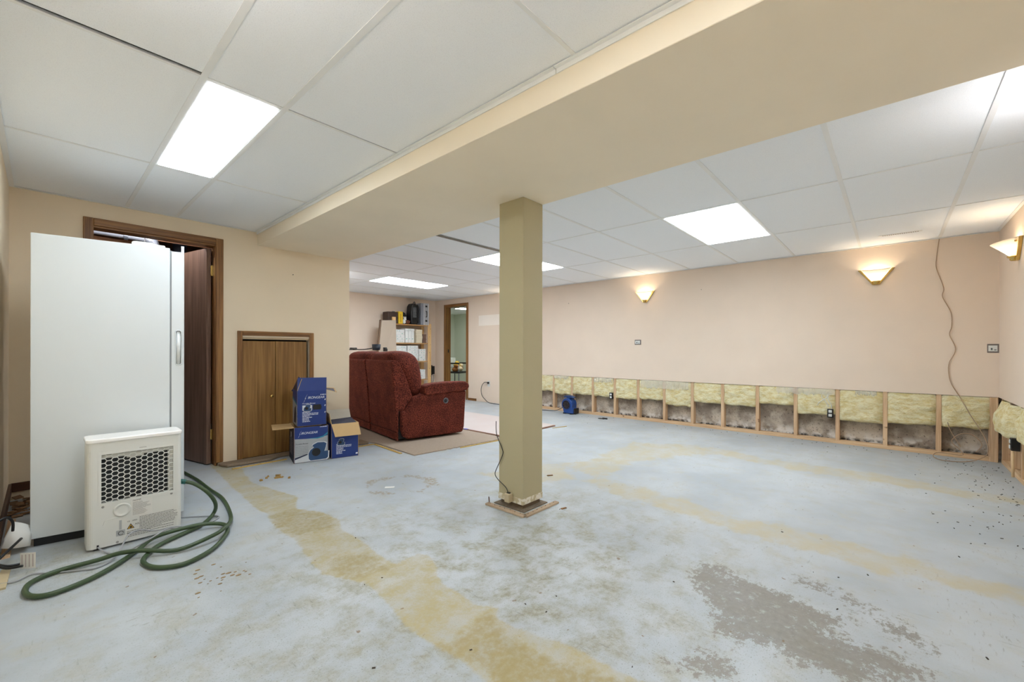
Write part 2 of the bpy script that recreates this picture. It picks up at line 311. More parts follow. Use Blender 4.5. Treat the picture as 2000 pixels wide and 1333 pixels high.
# ceiling
ceil = struct(box((X0 - .02, YM - .12, H + .12), (X1 + .14, Y2 + .1, H + .2), 'ceiling', dark_m))  # deck above the tiles, darkness of the gaps put into its colour
XL = [X0, .447, .762, XB0]; YL = [YM, -.315, .905, 2.125, 3.345, Y1]
def tile(x0, x1, y0, y1, gap=(0, 0, 0, 0)):
    a = MB().box((x0 + gap[0], y0 + gap[1], H + .003), (x1 - gap[2], y1 - gap[3], H + .018)); return a.build('ceiling_tile', tile_m, ceil, bevel=.0015, seg=1)
def bar(x0, x1, y0, y1, z=.0, th=.003, name='ceiling_bar', m=None): return box((x0, y0, H - z - .001), (x1, y1, H - z - .001 + th), name, m or bar_m, ceil)
for i in range(3):
    for j in range(5):
        if i == 1 and j in (1, 3): continue
        g = (0, 0, 0, 0)
        if i == 0 and j == 3: g = (0, .006, 0, 0)
        if i == 0 and j == 2: g = (0, 0, 0, .024)
        if i == 2 and j == 2: g = (0, 0, 0, .009)
        tile(XL[i], XL[i + 1], YL[j], YL[j + 1], g)
for x in (.447, .762): bar(x - .012, x + .012, YM, Y1)
for y in (-.315, .905, 2.125, 3.345):
    for i in range(3):
        wd = .008; bar(XL[i] + .012, XL[i + 1] - .012, y - wd, y + wd)
def edge(x0, x1, y0, y1): box((x0, y0, H - .004), (x1, y1, H - .001), 'edge_strip', bar_m, ceil)
edge(X0, X0 + .024, YM, Y1); edge(X0 + .024, XB0 - .024, Y1 - .022, Y1)
for a, b in ((YM, 1.0), (1.004, Y1)):
    edge(XB0 - .024, XB0, a, b); box((XB0 - .006, a, H - .022), (XB0 - .001, b, H - .004), 'edge_strip', bar_m, ceil)
XR = [XB1 + .003, 3.542, 4.758, X1]; YR = [YM, -.354, .256, .865, 1.475, 2.085, 2.694, 3.304, 3.913, 4.523, 5.133, 5.742, 6.352, 6.961, 7.571, Y2]
for i in range(3):
    for j in range(len(YR) - 1):
        if i == 1 and j in (3, 7, 11): continue
        g = (0, 0, 0, 0)
        if i == 0 and j == 6: g = (0, 0, 0, .02)
        if i == 2 and j == 0: g = (0, 0, 0, .01)
        tile(XR[i], XR[i + 1], YR[j], YR[j + 1], g)
for y in YR[1:-1]: bar(XB1, X1, y - .012, y + .012)
for x in (3.542, 4.758):
    for j in range(len(YR) - 1): bar(x - .007, x + .007, YR[j] + .012, YR[j + 1] - .012)
bar(2.33, 3.53, 3.304 - .012, 3.304 + .03, z=.006, m=plain('dark_bar', (128, 120, 108), .5))  # wide dark strip drawn along the gapped tile joint
edge(X1 - .022, X1, YM, Y2); edge(XB1, X1 - .022, YM, YM + .022); edge(XB1, X1 - .022, Y2 - .022, Y2)
# boxed beam + column
beam = struct(box((XB0, YM, ZS), (XB1, Y1, H + .03), 'ceiling_beam', paint_beam, bevel=.002, seg=1)); beam['label'] = 'long boxed-in beige beam running under the ceiling'
colm = struct(box((2.099, 1.79, .035), (2.305, 2.007, ZS), 'column', wall_mat('column_paint', (178, 169, 138)), bevel=.003, seg=1)); colm['label'] = 'square beige column standing under the beam'
s = NT('column_scuff', .8); s.base(s.mix(s.ramp(s.noise(40, 4), .45, .6), lin((190, 178, 146)), lin((226, 222, 210)))); scuff_m = s.m
sk = MB(); sk.box((2.0975, 1.7885, .035), (2.3065, 2.0085, .075)); sk.build('scuffed_foot', scuff_m, colm)
# walls
wl = struct(box((X0 - .1, YM - .1, 0), (X0, Y1 + .1, H + .02), 'wall_left', paint))
wd_ = MB()
for a, b in (((X0, Y1, 0), (.248, Y1 + .1, H + .02)), ((.248, Y1, 2.0), (1.052, Y1 + .1, H + .02)), ((1.052, Y1, 0), (1.252, Y1 + .1, H + .02)), ((1.252, Y1, 1.17), (1.874, Y1 + .1, H + .02)), ((1.874, Y1, 0), (XB1, Y1 + .1, H + .02))): wd_.box(a, b)
wdoor = struct(wd_.build('wall_doors', paint)); wdoor['label'] = 'beige wall with the brown door opening and the low closet'
wret = struct(box((XB1 - .1, Y1 + .1, 0), (XB1, Y2, H + .02), 'wall_return', paint_pink))
wfar = struct(box((XB1 - .1, Y2, 0), (X1, Y2 + .1, H + .02), 'wall_far', paint_pink))
YCUT = 5.2
wb = MB()
for a, b in (((X1, YM, ZC), (X1 + .012, YCUT, H + .02)), ((X1, YCUT, 0), (X1 + .012, 6.69, H + .02)), ((X1, 6.69, 2.02), (X1 + .012, 7.405, H + .02)), ((X1, 7.405, 0), (X1 + .012, Y2 + .1, H + .02))): wb.box(a, b)
wlong = struct(wb.build('wall_long', paint_pink)); wlong['label'] = 'long pinkish-beige wall with its lowest strip of drywall cut away'
SX = X1 + .014
box((SX + .1, YM - .2, 0), (SX + .2, YCUT + .2, ZC + .1), 'foundation', conc, wlong)
box((SX - .004, YM + .02, 0), (SX + .089, YCUT, .038), 'bottom_plate', plate_m, wlong, bevel=.002, seg=1)
ys = [4.435, 4.052, 3.642, 3.246, 2.855, 2.454, 2.058, 1.668, 1.261, .857, .457, .052, -.352]
ystud = [5.2, 4.83] + ys + [-.735]
for y in ystud[:-1]: box((SX - .001, y - .019, .038), (SX + .088, y + .019, ZC + .06), 'stud', stud_m, wlong, bevel=.002, seg=1)
box((SX - .02, YM + .005, .0), (SX + .07, YM + .06, ZC - .003), 'stud', stud_m, wlong, bevel=.002, seg=1)
box((SX + .012, YM, ZC), (SX + .1, 6.4, H), 'wall_core', dark_m, wlong).hide_render = False
low = [.35, .33, .289, .308, .307, .300, .32, .262, .338, .335, .388, .307, .262, .285, .295, .405]
def batt(x0, x1, y0, y1, z0, z1, seed, parent, along='y', puff=.03, ragged=.012, tilt=0):
    """fluffy batt between two studs: front face bulges, lower edge ragged"""
    r = random.Random(seed); nu, nv = 14, 12; vs_, fs = [], []
    ph = r.uniform(0, 9)
    prof = []
    for j in range(nv + 1):
        t = j / nv
        if t < .2: prof.append((1 - math.cos(t / .2 * math.pi / 2) , 0))
    g = []
    for j in range(nv + 5):
        row = []
        for i in range(nu + 1):
            a = i / nu; zb = z0 + ragged * (math.sin(a * 11 + ph) * .5 + r.uniform(-.6, .6)) + tilt * (a - .5)
            if j < 4: k = j / 4; dz = zb + (1 - math.sin(k * math.pi / 2)) * .0; ox = k; zz = zb + .012 * (1 - k) ** 2 - .0; depth = (1 - k)
            else: k = 1; t = (j - 4) / nv; zz = zb + .02 + (z1 - zb - .02) * t; depth = 0
            edge_ = min(a, 1 - a) * 2; bulge = puff * (min(1, edge_ * 4)) ** .5 * (1 if j >= 4 else j / 4) * (1 - max(0, (j - nv + 1) / 5) * .6)
            bulge += .008 * math.sin(a * 9 + ph) * math.sin(zz * 40 + ph * 2) + r.uniform(-.004, .004)
            back = .07
            x = (x1 if j < 4 else x1) - (0)
            depthpos = back * (1 - (j / 4 if j < 4 else 1))
            row.append((depthpos - bulge, a, zz))
        g.append(row)
    for row in g:
        for d, a, zz in row:
            if along == 'y': vs_.append((x0 + d, y0 + (y1 - y0) * a, zz))
            else: vs_.append((x0 + (x1 - x0) * a, y0 - d, zz))
    n = nu + 1
    for j in range(len(g) - 1):
        for i in range(nu): fs.append((j * n + i, j * n + i + 1, (j + 1) * n + i + 1, (j + 1) * n + i))
    m = MB(); m.add(vs_, fs); return m.build('insulation_batt', insul, parent, smooth=True, sub=1)
for i in range(len(ystud) - 1):
    ya, yb = ystud[i] - .02, ystud[i + 1] + .02
    batt(SX + .004, 0, ya, yb, low[i], ZC - .004, 30 + i, wlong, puff=.02 if i < 10 else .034, ragged=.016 if i < 8 or i == 14 else .006, tilt={7: 0, 8: -.0, 11: .02, 13: .02, 12: .0}.get(i, 0))
# clear plastic film remnants tucked in the top of some bays
for k, (ya, yb, zb) in enumerate(((3.60, 3.28, .54), (2.80, 2.10, .50), (1.05, .48, .54), (4.4, 4.1, .56), (.3, .12, .57))):
    m = MB(); n = 26; r = random.Random(k)
    for i in range(n + 1):
        a = i / n; y = ya + (yb - ya) * a; x = SX - .034 - .012 * math.sin(i * 1.9) * r.random()
        m.v += [(SX - .026, y, ZC - .002), (x - .01, y, (ZC + zb) / 2 + .01 * math.sin(i)), (x, y, zb + r.uniform(-.01, .012))]
    for i in range(n):
        for j in range(2): m.f.append((i * 3 + j, i * 3 + j + 1, (i + 1) * 3 + j + 1, (i + 1) * 3 + j)); m.mi.append(0)
    m.build('plastic_film', film, wlong, smooth=True)
# right wall
wr = struct(box((X0 - .1, YM - .012, ZC), (X1, YM, H + .02), 'wall_right', paint_pink)); wr['label'] = 'pinkish-beige wall at the right edge with its lowest strip cut away'
box((X0 - .1, YM - .25, 0), (X1 + .2, YM - .115, ZC + .1), 'foundation', conc, wr)
box((X0 - .1, YM - .11, ZC), (X1, YM - .013, H), 'wall_core', dark_m, wr)
box((X0, YM - .105, 0), (X1 - .01, YM - .013, .038), 'bottom_plate', plate_mx, wr, bevel=.002, seg=1)
for x in (5.985, 5.60, 5.20, 4.80, 4.40, 4.0, 3.6): box((x - .019, YM - .104, .038), (x + .019, YM - .015, ZC + .05), 'stud', stud_m, wr, bevel=.002, seg=1)
for k, (xa, xb, z, pf) in enumerate(((5.96, 5.62, .50, .02), (5.80, 5.22, .33, .10), (5.18, 4.82, .33, .05), (4.78, 4.42, .3, .03), (4.38, 4.02, .3, .03))):
    batt(xb, xa, YM - .025, 0, z, ZC - .006, 70 + k, wr, along='x', puff=pf, ragged=.012)
wback = struct(box((X0 - .1, YM - .012, 0), (X0 - .0, YM, .1), 'trim_2', paint))

# doors and casings -------------------------------------------------------
def casing(name, x0, x1, ztop, y, wdt, depth, m, mx, parent, z0=0, label=None):
    f = lambda a, b, mm: box(a, b, name, mm, parent, bevel=.004, seg=2)
    f((x0, y - depth, z0), (x0 + wdt, y, ztop), m); f((x1 - wdt, y - depth, z0), (x1, y, ztop), m); f((x0 + wdt, y - depth, ztop - wdt), (x1 - wdt, y, ztop), mx)
d1 = struct(bpy.data.objects.new('door_1', None)); C.objects.link(d1); d1['label'] = 'brown oak-cased doorway behind the white freezer, its leaf swung inwards'
casing('casing', .204, 1.102, 2.055, Y1, .057, .016, oak, oak_x, d1, .03)
for a, b in (((.238, Y1, 0), (.258, Y1 + .12, 2.005)), ((1.042, Y1, 0), (1.062, Y1 + .12, 2.005))): box(a, b, 'jamb', oak, d1)
box((.258, Y1, 1.985), (1.042, Y1 + .12, 2.005), 'jamb', oak_x, d1)
# leaf hinged on the right jamb
leaf = box((-.76, -.036, .012), (0, 0, 1.972), 'door_leaf', leaf_m, d1, bevel=.002, seg=1); leaf.location = (1.030, Y1 + .085, 0); leaf.rotation_euler = (0, 0, math.radians(-77)); leaf['label'] = 'dark brown flush door leaf standing open'
for z in (1.77, .28):
    hb = MB(); hb.box((1.022, Y1 + .066, z - .045), (1.041, Y1 + .070, z + .045)); hb.tube([(1.033, Y1 + .064, z - .047), (1.033, Y1 + .064, z + .047)], .005); hb.build('hinge', brass, d1)
d2 = struct(bpy.data.objects.new('door_2', None)); C.objects.link(d2); d2['label'] = 'low oak bifold closet door behind the blue boxes'
casing('casing', 1.213, 1.911, 1.228, Y1, .042, .016, oak, oak_x, d2, .02)
for xa, xb in ((1.258, 1.545), (1.549, 1.848)): box((xa, Y1 + .012, .025), (xb, Y1 + .042, 1.135), 'door_leaf', door_m, d2, bevel=.002, seg=1)
box((1.256, Y1 + .01, 1.152), (1.872, Y1 + .05, 1.168), 'track', plain('track_metal', (190, 170, 140), .4, .4), d2); box((1.24, Y1 + .09, 0), (1.88, Y1 + .1, 1.17), 'closet_back', dark_m, d2)
k = MB(); k.lathe([(.009, 0), (.009, .012), (.016, .018), (.017, .028), (.010, .034)], mat=Matrix.Translation((1.507, Y1 + .012, .596)) @ Matrix.Rotation(math.pi / 2, 4, 'X')); k.build('knob', brass, d2, smooth=True)
d3 = struct(bpy.data.objects.new('door_3', None)); C.objects.link(d3); d3['label'] = 'far open doorway with brown casing in the long wall'
for a, b, mm in (((X1 - .016, 7.385, .02), (X1, 7.447, 2.062), oak), ((X1 - .016, 6.649, .02), (X1, 6.711, 2.062), oak), ((X1 - .016, 6.711, 2.0), (X1, 7.385, 2.062), oak_y)): box(a, b, 'casing', mm, d3, bevel=.003, seg=1)
for a, b, mm in (((X1, 7.385, 0), (X1 + .13, 7.405, 2.02), oak), ((X1, 6.691, 0), (X1 + .13, 6.711, 2.02), oak), ((X1, 6.711, 2.0), (X1 + .13, 7.385, 2.02), oak_y)): box(a, b, 'jamb', mm, d3)
box((X1 + .05, 7.378, 1.0), (X1 + .075, 7.386, 1.07), 'strike_plate', black, d3)
bl = struct(MB().box((X1 - .012, 6.40, .0), (X1, 6.649, .05)).build('baseboard_long', oak_y))
bp = MB(); bp.box((X0 + .01, Y1 - .014, .06), (.204, Y1, .12)); bd = struct(bp.build('baseboard_doors', wood('dark_base', (70, 40, 26), (96, 58, 38), 0)))
struct(box((X0, 3.3, .05), (X0 + .014, Y1 - .014, .12), 'baseboard_left', wood('dark_base_y', (62, 36, 24), (92, 56, 38), 1)))

# furnace room seen over the freezer --------------------------------------
fr = MB(); fr.box((X0 - .1, Y1 + .1, 0), (X0, Y2, 2.6)); fr.box((X0, 7.2, 0), (XB1 - .1, 7.3, 2.6)); fr.box((XB1 - .12, Y1 + .1, 0), (XB1 - .1, 7.3, 2.6)); fr.box((X0, Y1 + .1, 2.5), (XB1 - .1, 7.3, 2.6)); fr.box((X0, Y1 + .06, H + .02), (XB1 - .1, Y1 + .1, 2.6))
fro = struct(fr.build('wall_furnace', plain('bare_board', (110, 84, 66), .9, var=.15)))
for y in (5.36, 5.77, 6.18, 6.59): box((X0, y, 2.12 if y < 5.5 else 2.2), (XB1 - .12, y + .04, 2.5), 'joist', wood('joist', (112, 74, 50), (150, 104, 72), 0) if y == 5.36 else bpy.data.materials['joist'], fro)
box((X0, 5.32, 1.97), (.60, 5.36, 2.072), 'blocking', bpy.data.materials['joist'], fro)
dct = thing('vent_pipe', 'pale metal vent pipe with an elbow above the freezer in the dark doorway', 'pipe', (0, 0, 0))
dp = MB(); dp.tube(smooth_path([(-.1, 5.28, 2.085), (.3, 5.25, 2.095), (.60, 5.2, 2.09), (.68, 5.18, 2.07), (.71, 5.18, 2.0), (.71, 5.18, 1.5)], 4), [.008 + .029 * min(1, i / 9) for i in range(21)], 14); dp.build('pipe', plain('pale_duct', (150, 156, 168), .35, .3), dct, smooth=True)
dc = MB(); dc.tube([(.50, 5.217, 2.093), (.525, 5.213, 2.092)], .040, 14); dc.build('coupling', galv, dct)
dd = MB(); dd.tube([(.975, 5.62, .2), (.975, 5.62, 2.5)], .062, 18); tag(dd.build('flue_pipe', plain('blue_grey_flue', (140, 156, 186), .35, .5), smooth=True), 'upright blue-grey flue pipe seen between freezer and open door leaf', 'pipe')
# unseen bare bulb, put in for the light on the furnace room door leaf
lb = thing('bulb_lamp', 'unseen bare bulb on a white holder under the furnace room joists', 'lamp', (.55, 4.86, 2.32))
b_ = MB(); b_.lathe([(.045, 0), (.045, -.02), (.025, -.04)]); b_.build('holder', white_pl, lb)
b_ = MB(); b_.lathe([(.013, -.04), (.03, -.07), (.032, -.09), (.02, -.115), (.004, -.122)]); b_.build('bulb', emit('bulb_glass', (245, 245, 250), 220), lb, smooth=True)

# room beyond door_3
g = MB(); XG0, XG1, YG0, YG1 = X1 + .13, 8.9, 5.9, 10.5
g.box((XG0 - .01, YG0, 0), (XG0, 6.691, 2.3)); g.box((XG0 - .01, 7.405, 0), (XG0, YG1, 2.3)); g.box((XG0 - .01, 6.691, 2.02), (XG0, 7.405, 2.3)); g.box((XG1, YG0, 0), (XG1 + .1, YG1, 2.3)); g.box((XG0, YG1, 0), (XG1, YG1 + .1, 2.3)); g.box((XG0, YG0 - .1, 0), (XG1, YG0, 2.3))
struct(g.build('wall_green', green_paint))
struct(box((X1, YG0 - .1, -.1), (XG1 + .1, YG1 + .1, 0.001), 'floor_beyond', plain('grey_floor', (150, 140, 126), .6)))
cb = struct(box((XG0, YG0, 2.2), (XG1, YG1, 2.3), 'ceiling_beyond', tile_m))
lt = thing('ceiling_light', 'small lit ceiling panel inside the room beyond the far doorway', 'ceiling light', (7.75, 8.65, 2.2)); box((-.3, -.16, -.02), (.3, .16, 0), 'frame', fix_m, lt); box((-.28, -.14, -.024), (.28, .14, -.02), 'diffuser', emit('diffuser_far', (250, 252, 255), 26), lt)

# ------------------------------------------------------------------ freezer
FZ = thing('upright_freezer', 'tall white upright freezer seen from its side in front of the doorway', 'freezer', (-.043, 3.375, 0), math.radians(-10.4))
box((0, 0, .045), (.572, .60, 1.668), 'cabinet', frz_m, FZ, bevel=.004, seg=2)
box((.01, .02, .0), (.56, .58, .045), 'gap_shade', black, FZ)  # black block standing for the dark gap under the cabinet
box((.572, .008, .06), (.580, .592, 1.655), 'gasket', plain('grey_gasket', (150, 154, 156), .7), FZ)
dr = MB(); x0, x1 = .580, .640; zs, ze = .955, 1.168
for a, b in (((x0, 0, .05), (x1, .6, zs)), ((x0, 0, ze), (x1, .6, 1.650)), ((x0, 0, zs), (x0 + .020, .6, ze)), ((x1 - .012, 0, zs), (x1, .6, ze)), ((x0 + .02, .018, zs), (x1 - .012, .6, ze))): dr.box(a, b)
dr.build('door', frz_m, FZ)
box((x1 - .014, 0, 1.650), (x1, .6, 1.688), 'door_lip', frz_m, FZ)
hn = MB(); hn.tube([(x0 + .033, .010, zs + .004), (x0 + .033, .014, ze - .004)], .013, 10); hn.build('handle_recess', plain('handle_shade', (214, 218, 218), .35, var=.01), FZ, smooth=True)
hp = []
for t in range(13): a = math.pi * t / 12; hp.append((x0 + .034 + .015 * math.cos(a), ze - .012 + .012 * math.sin(a)))
for t in range(13): a = math.pi + math.pi * t / 12; hp.append((x0 + .034 + .015 * math.cos(a), zs + .012 + .012 * math.sin(a)))
hr = MB(); hr.tube([(p[0], -.001, p[1]) for p in hp] + [(hp[0][0], -.001, hp[0][1])], .003, 6, cap=False); hr.build('handle_rim', frz_m, FZ, smooth=True)
hh = MB(); hh.prism([(.395, 1.668), (.397, 1.684), (.405, 1.690), (.49, 1.690), (.505, 1.684), (.52, 1.682), (.548, 1.681), (.55, 1.668)], .012, .12, 1); hh.build('hinge_cover', white_pl, FZ, bevel=.003, seg=1)
fc = MB(); fc.tube(smooth_path([(.43, 3.36, 1.678), (.46, 3.37, 1.70), (.50, 3.9, 1.80), (.545, 4.45, 1.90), (.57, 4.62, 1.945), (.60, 4.9, 2.06), (.62, 5.1, 2.15)], 4), .0035, 6); tag(fc.build('power_wire', black), 'thin black wire rising from the freezer top into the dark doorway', 'wire')

# ------------------------------------------------------------------ dehumidifier (front plane y=3.07)
DH = thing('dehumidifier', 'white dehumidifier with honeycomb grille leaning close to the freezer side', 'dehumidifier', (.152, 3.07, 0), 0)
Wd, Dd, Hd = .392, .17, .582
def rrect(x0, y0, x1, y1, r, n=5):
    out = []
    for cx, cy_, a0 in ((x1 - r, y1 - r, 0), (x0 + r, y1 - r, 90), (x0 + r, y0 + r, 180), (x1 - r, y0 + r, 270)):
        for k in range(n + 1): a = math.radians(a0 + 90 * k / n); out.append((cx + r * math.cos(a), cy_ + r * math.sin(a)))
    return out
gx0, gx1, gz0, gz1 = .055, .352, .243, .497     # grille window
outer = rrect(0, 0, Wd, Dd, .024)
bd = MB()
# shell as a band round the outline, with the window cut from the front
n = len(outer); body_z0, body_z1 = .012, .560
for i in range(n):
    a, b = outer[i], outer[(i + 1) % n]
    if abs(a[1]) < 1e-6 and abs(b[1]) < 1e-6: continue
    bd.quad((a[0], a[1], body_z0), (b[0], b[1], body_z0), (b[0], b[1], body_z1), (a[0], a[1], body_z1))
xa, xb = .024, Wd - .024
for q in (((xa, body_z0), (xb, gz0)), ((xa, gz1), (xb, body_z1)), ((xa, gz0), (gx0, gz1)), ((gx1, gz0), (xb, gz1))):
    (p0, q0), (p1, q1) = q; bd.quad((p0, 0, q0), (p1, 0, q0), (p1, 0, q1), (p0, 0, q1))
for (p0, q0), (p1, q1) in (((gx0, gz0), (gx1, gz0)), ((gx1, gz0), (gx1, gz1)), ((gx1, gz1), (gx0, gz1)), ((gx0, gz1), (gx0, gz0))): bd.quad((p0, 0, q0), (p1, 0, q1), (p1, .03, q1), (p0, .03, q0))
bd.add([(p[0], p[1], body_z0) for p in outer], [tuple(range(n))])
bd.build('housing', white_pl, DH, fix=False)
tp = MB(); tp.prism(rrect(-.004, -.006, Wd + .004, Dd + .004, .026), body_z1, Hd, 2); tp.build('top_cover', plain('gloss_white', (244, 244, 242), .2, var=.01), DH, bevel=.006, seg=3)
fm = MB()
for a, b in (((gx0 - .012, -.0015, gz0 - .014), (gx1 + .010, .0005, gz0)), ((gx0 - .012, -.0015, gz1), (gx1 + .010, .0005, gz1 + .012)), ((gx0 - .012, -.0015, gz0), (gx0, .0005, gz1)), ((gx1, -.0015, gz0), (gx1 + .01, .0005, gz1))): fm.box(a, b)
fm.build('grille_frame', white_pl, DH)
hx = MB(); s_ = .0141; dx = s_ * 1.5 * 1.12; dz = s_ * math.sqrt(3)
cols = int((gx1 - gx0) / dx) + 2
def clampp(x, z): return (min(max(x, gx0), gx1), min(max(z, gz0), gz1))
for i in range(cols):
    for j in range(int((gz1 - gz0) / dz) + 3):
        cx = gx0 + .006 + i * dx; cz = gz0 + j * dz - (dz / 2 if i % 2 else 0)
        O_, I_ = [], []
        for k_ in range(6):
            a = math.radians(60 * k_); O_.append((cx + s_ * 1.12 * math.cos(a), cz + s_ * math.sin(a))); I_.append((cx + (s_ * 1.12 - .0021) * math.cos(a), cz + (s_ - .0021) * math.sin(a)))
        if not (gx0 - s_ < cx < gx1 + s_ and gz0 - s_ < cz < gz1 + s_): continue
        O_ = [clampp(*p) for p in O_]; I_ = [clampp(*p) for p in I_]
        for k_ in range(6):
            a, b, c, d = O_[k_], O_[(k_ + 1) % 6], I_[(k_ + 1) % 6], I_[k_]
            if abs((b[0] - a[0]) * (d[1] - a[1]) - (b[1] - a[1]) * (d[0] - a[0])) + abs((c[0] - d[0]) * (a[1] - d[1]) - (c[1] - d[1]) * (a[0] - d[0])) < 1e-9: continue
            hx.quad((a[0], .002, a[1]), (b[0], .002, b[1]), (c[0], .002, c[1]), (d[0], .002, d[1])); hx.quad((d[0], .002, d[1]), (c[0], .002, c[1]), (c[0], .007, c[1]), (d[0], .007, d[1]))
hx.build('honeycomb_grille', white_pl, DH, fix=False)
box((gx0 - .002, .028, gz0 - .002), (gx1 + .002, .032, gz1 + .002), 'filter', plain('filter_dark', (52, 54, 56), .8), DH)
mg = MB(); mg.box((gx0, .012, gz1 - .022), (gx1, .028, gz1)); mg.box((gx1 - .022, .012, gz0), (gx1, .028, gz1 - .022)); mg.box((gx0 + .1, .012, gz1 - .034), (gx0 + .17, .028, gz1 - .022)); mg.build('filter_frame', plain('off_white', (206, 206, 200), .5), DH)
lb_ = MB(); lb_.box((.205, -.001, .506), (.235, .0, .514)); lb_.build('filter_clip', plain('clip_grey', (186, 186, 182), .5), DH)
dim = MB(); dim.lathe([(.036, 0), (.036, .0035), (.030, .005), (.026, .002), (.018, .001), (.003, .001)], n=28, mat=Matrix.Translation((.136, -.0012, .190)) @ Matrix.Rotation(math.pi / 2, 4, 'X')); dim.build('drain_cap', white_pl, DH, smooth=True)
for p in ((.061, .223), (.344, .225), (.117, .022)):
    sc_ = MB(); sc_.lathe([(.006, 0), (.006, .001), (.004, .0015)], n=12, mat=Matrix.Translation((p[0], 0, p[1])) @ Matrix.Rotation(math.pi / 2, 4, 'X')); sc_.build('screw', plain('screw_grey', (150, 150, 148), .5) if p[0] < .07 else bpy.data.materials['screw_grey'], DH)
# rating plate, warning text, triangle
box((.172, -.0008, .140), (.260, 0, .238), 'rating_plate', plain('label_white', (222, 222, 218), .5, var=.01), DH)
rp = MB(); rnd = random.Random(3)
for k_ in range(14): words(rp, .178, .178 + rnd.uniform(.03, .075), .216 - k_ * .0052, .0016, -.0014, rnd)
rp.build('fine_print', plain('grey_ink', (120, 120, 120), .7), DH)
text('NOMA', .0115, DH, (.177, -.0012, .224), (math.pi / 2, 0, 0), ink_k, shear=.3)
wt = MB()
for k_ in range(11): words(wt, .206 if k_ < 9 else .154, .372 - rnd.uniform(0, .02) - (.06 if k_ == 9 else 0), .1300 - k_ * .0074, .0028, -.0006, rnd)
for k_ in range(3): words(wt, .154, .154 + (.2 if k_ == 1 else .1), .052 - k_ * .0082, .0028, -.0006, rnd)
wt.build('warning_text', plain('text_grey', (104, 104, 104), .7), DH)
tri = MB(); tri.prism([(.154, .078), (.186, .078), (.170, .106)], -.0012, 0, 1); to = tri.build('warning_triangle_edge', ink_k, DH)
tri = MB(); tri.prism([(.1585, .0805), (.1815, .0805), (.170, .101)], -.0018, -.001, 1); tri.build('warning_triangle', plain('amber', (206, 160, 44), .6), to)
fl = MB(); fl.prism([(.166, .082), (.174, .082), (.175, .088), (.1705, .096), (.168, .090), (.165, .087)], -.0024, -.0015, 1); fl.build('flame_symbol', ink_k, to)
text('A2L', .0125, DH, (.187, -.0012, .094), (math.pi / 2, 0, 0), ink_k)
text('HFO', .0100, DH, (.175, -.0012, .116), (math.pi / 2, 0, 0), ink_k, shear=.3)
text('CE', .0090, DH, (.156, -.0012, .116), (math.pi / 2, 0, 0), ink_k)
rc = MB(); rc.tube([(.062, 0, .125), (.068, 0, .146), (.080, 0, .152), (.138, 0, .152)], .0016, 6); rc.build('tank_outline', white_pl, DH)
fl_ = MB()
fl_.box((.124, -.0008, .085), (.134, 0, .135)); fl_.box((.112, -.0008, .052), (.148, 0, .082)); fl_.build('drain_symbol', plain('silver_print', (176, 180, 182), .4), DH)
fl_ = MB(); fl_.tube([(.131 + .010 * math.cos(a), -.0015, .066 + .010 * math.sin(a)) for a in np.linspace(0, 5.6, 14)], .0012, 5); fl_.build('drain_mark', ink_k, DH)
ht = MB(); ht.lathe([(.017, 0), (.017, .002), (.013, .0025)], n=18, mat=Matrix.Translation((.022, .004, .505)) @ Matrix.Rotation(math.pi / 2, 4, 'X')); ht.build('side_knob', plain('off_white2', (210, 208, 200), .4), DH)
ft = MB()
for x, y in ((.04, .03), (.04, .14), (.35, .03), (.35, .14)): MB().lathe([(.014, 0), (.014, .013)], (x, y, 0), 12).build('foot', black, DH)
cexit = MB(); cexit.box((.038, -.001, .012), (.046, .006, .030)); cexit.build('cord_slot', black, DH)

HOSE = [(0.545, 3.133, 0.269), (0.607, 3.109, 0.247), (0.675, 3.093, 0.179), (0.72, 3.118, 0.092), (0.716, 3.158, 0.02), (0.631, 3.032, 0.013), (0.543, 2.973, 0.013), (0.425, 2.895, 0.013), (0.37, 2.82, 0.013), (0.332, 2.736, 0.013), (0.341, 2.645, 0.013), (0.379, 2.581, 0.013), (0.447, 2.543, 0.013), (0.52, 2.567, 0.013), (0.604, 2.636, 0.013), (0.688, 2.772, 0.013), (0.72, 2.87, 0.014), (0.706, 2.938, 0.022), (0.624, 2.985, 0.032), (0.509, 2.99, 0.034), (0.403, 2.974, 0.028), (0.328, 2.89, 0.013), (0.225, 2.759, 0.013), (0.14, 2.685, 0.013), (0.041, 2.645, 0.013), (-0.018, 2.666, 0.013), (-0.048, 2.743, 0.013), (-0.033, 2.84, 0.013), (0.045, 2.896, 0.013), (0.179, 2.883, 0.02), (0.263, 2.858, 0.034), (0.348, 2.804, 0.034), (0.466, 2.738, 0.016), (0.609, 2.747, 0.034), (0.692, 2.818, 0.036), (0.78, 3.03, 0.016), (0.84, 3.456, 0.013), (0.832, 3.771, 0.013), (0.826, 4.129, 0.013), (0.802, 4.451, 0.013)]
hs = thing('garden_hose', 'dark green hose coiled on the floor in front of the dehumidifier', 'hose')
m = MB(); m.tube(smooth_path(HOSE, 5), .0108, 10); m.build('hose_tube', hose_m, hs, smooth=True)
m = MB(); m.tube([(.545, 3.133, .270), (.572, 3.122, .263)], .0145, 12); m.build('connector', plain('teal_fitting', (30, 92, 84), .4), hs, smooth=True)
m = MB(); m.tube(smooth_path([(.194, 3.064, .02), (.22, 3.0, .007), (.25, 2.95, .006), (.288, 2.93, .006), (.395, 2.925, .05), (.47, 3.0, .05), (.56, 3.04, .008), (.672, 3.06, .006), (.74, 3.13, .006), (.66, 3.22, .006), (.55, 3.30, .006)], 5), .0038, 7); tag(m.build('grey_cable', cord_g, smooth=True), 'grey power cord coming out of the bottom corner of the dehumidifier', 'cord')
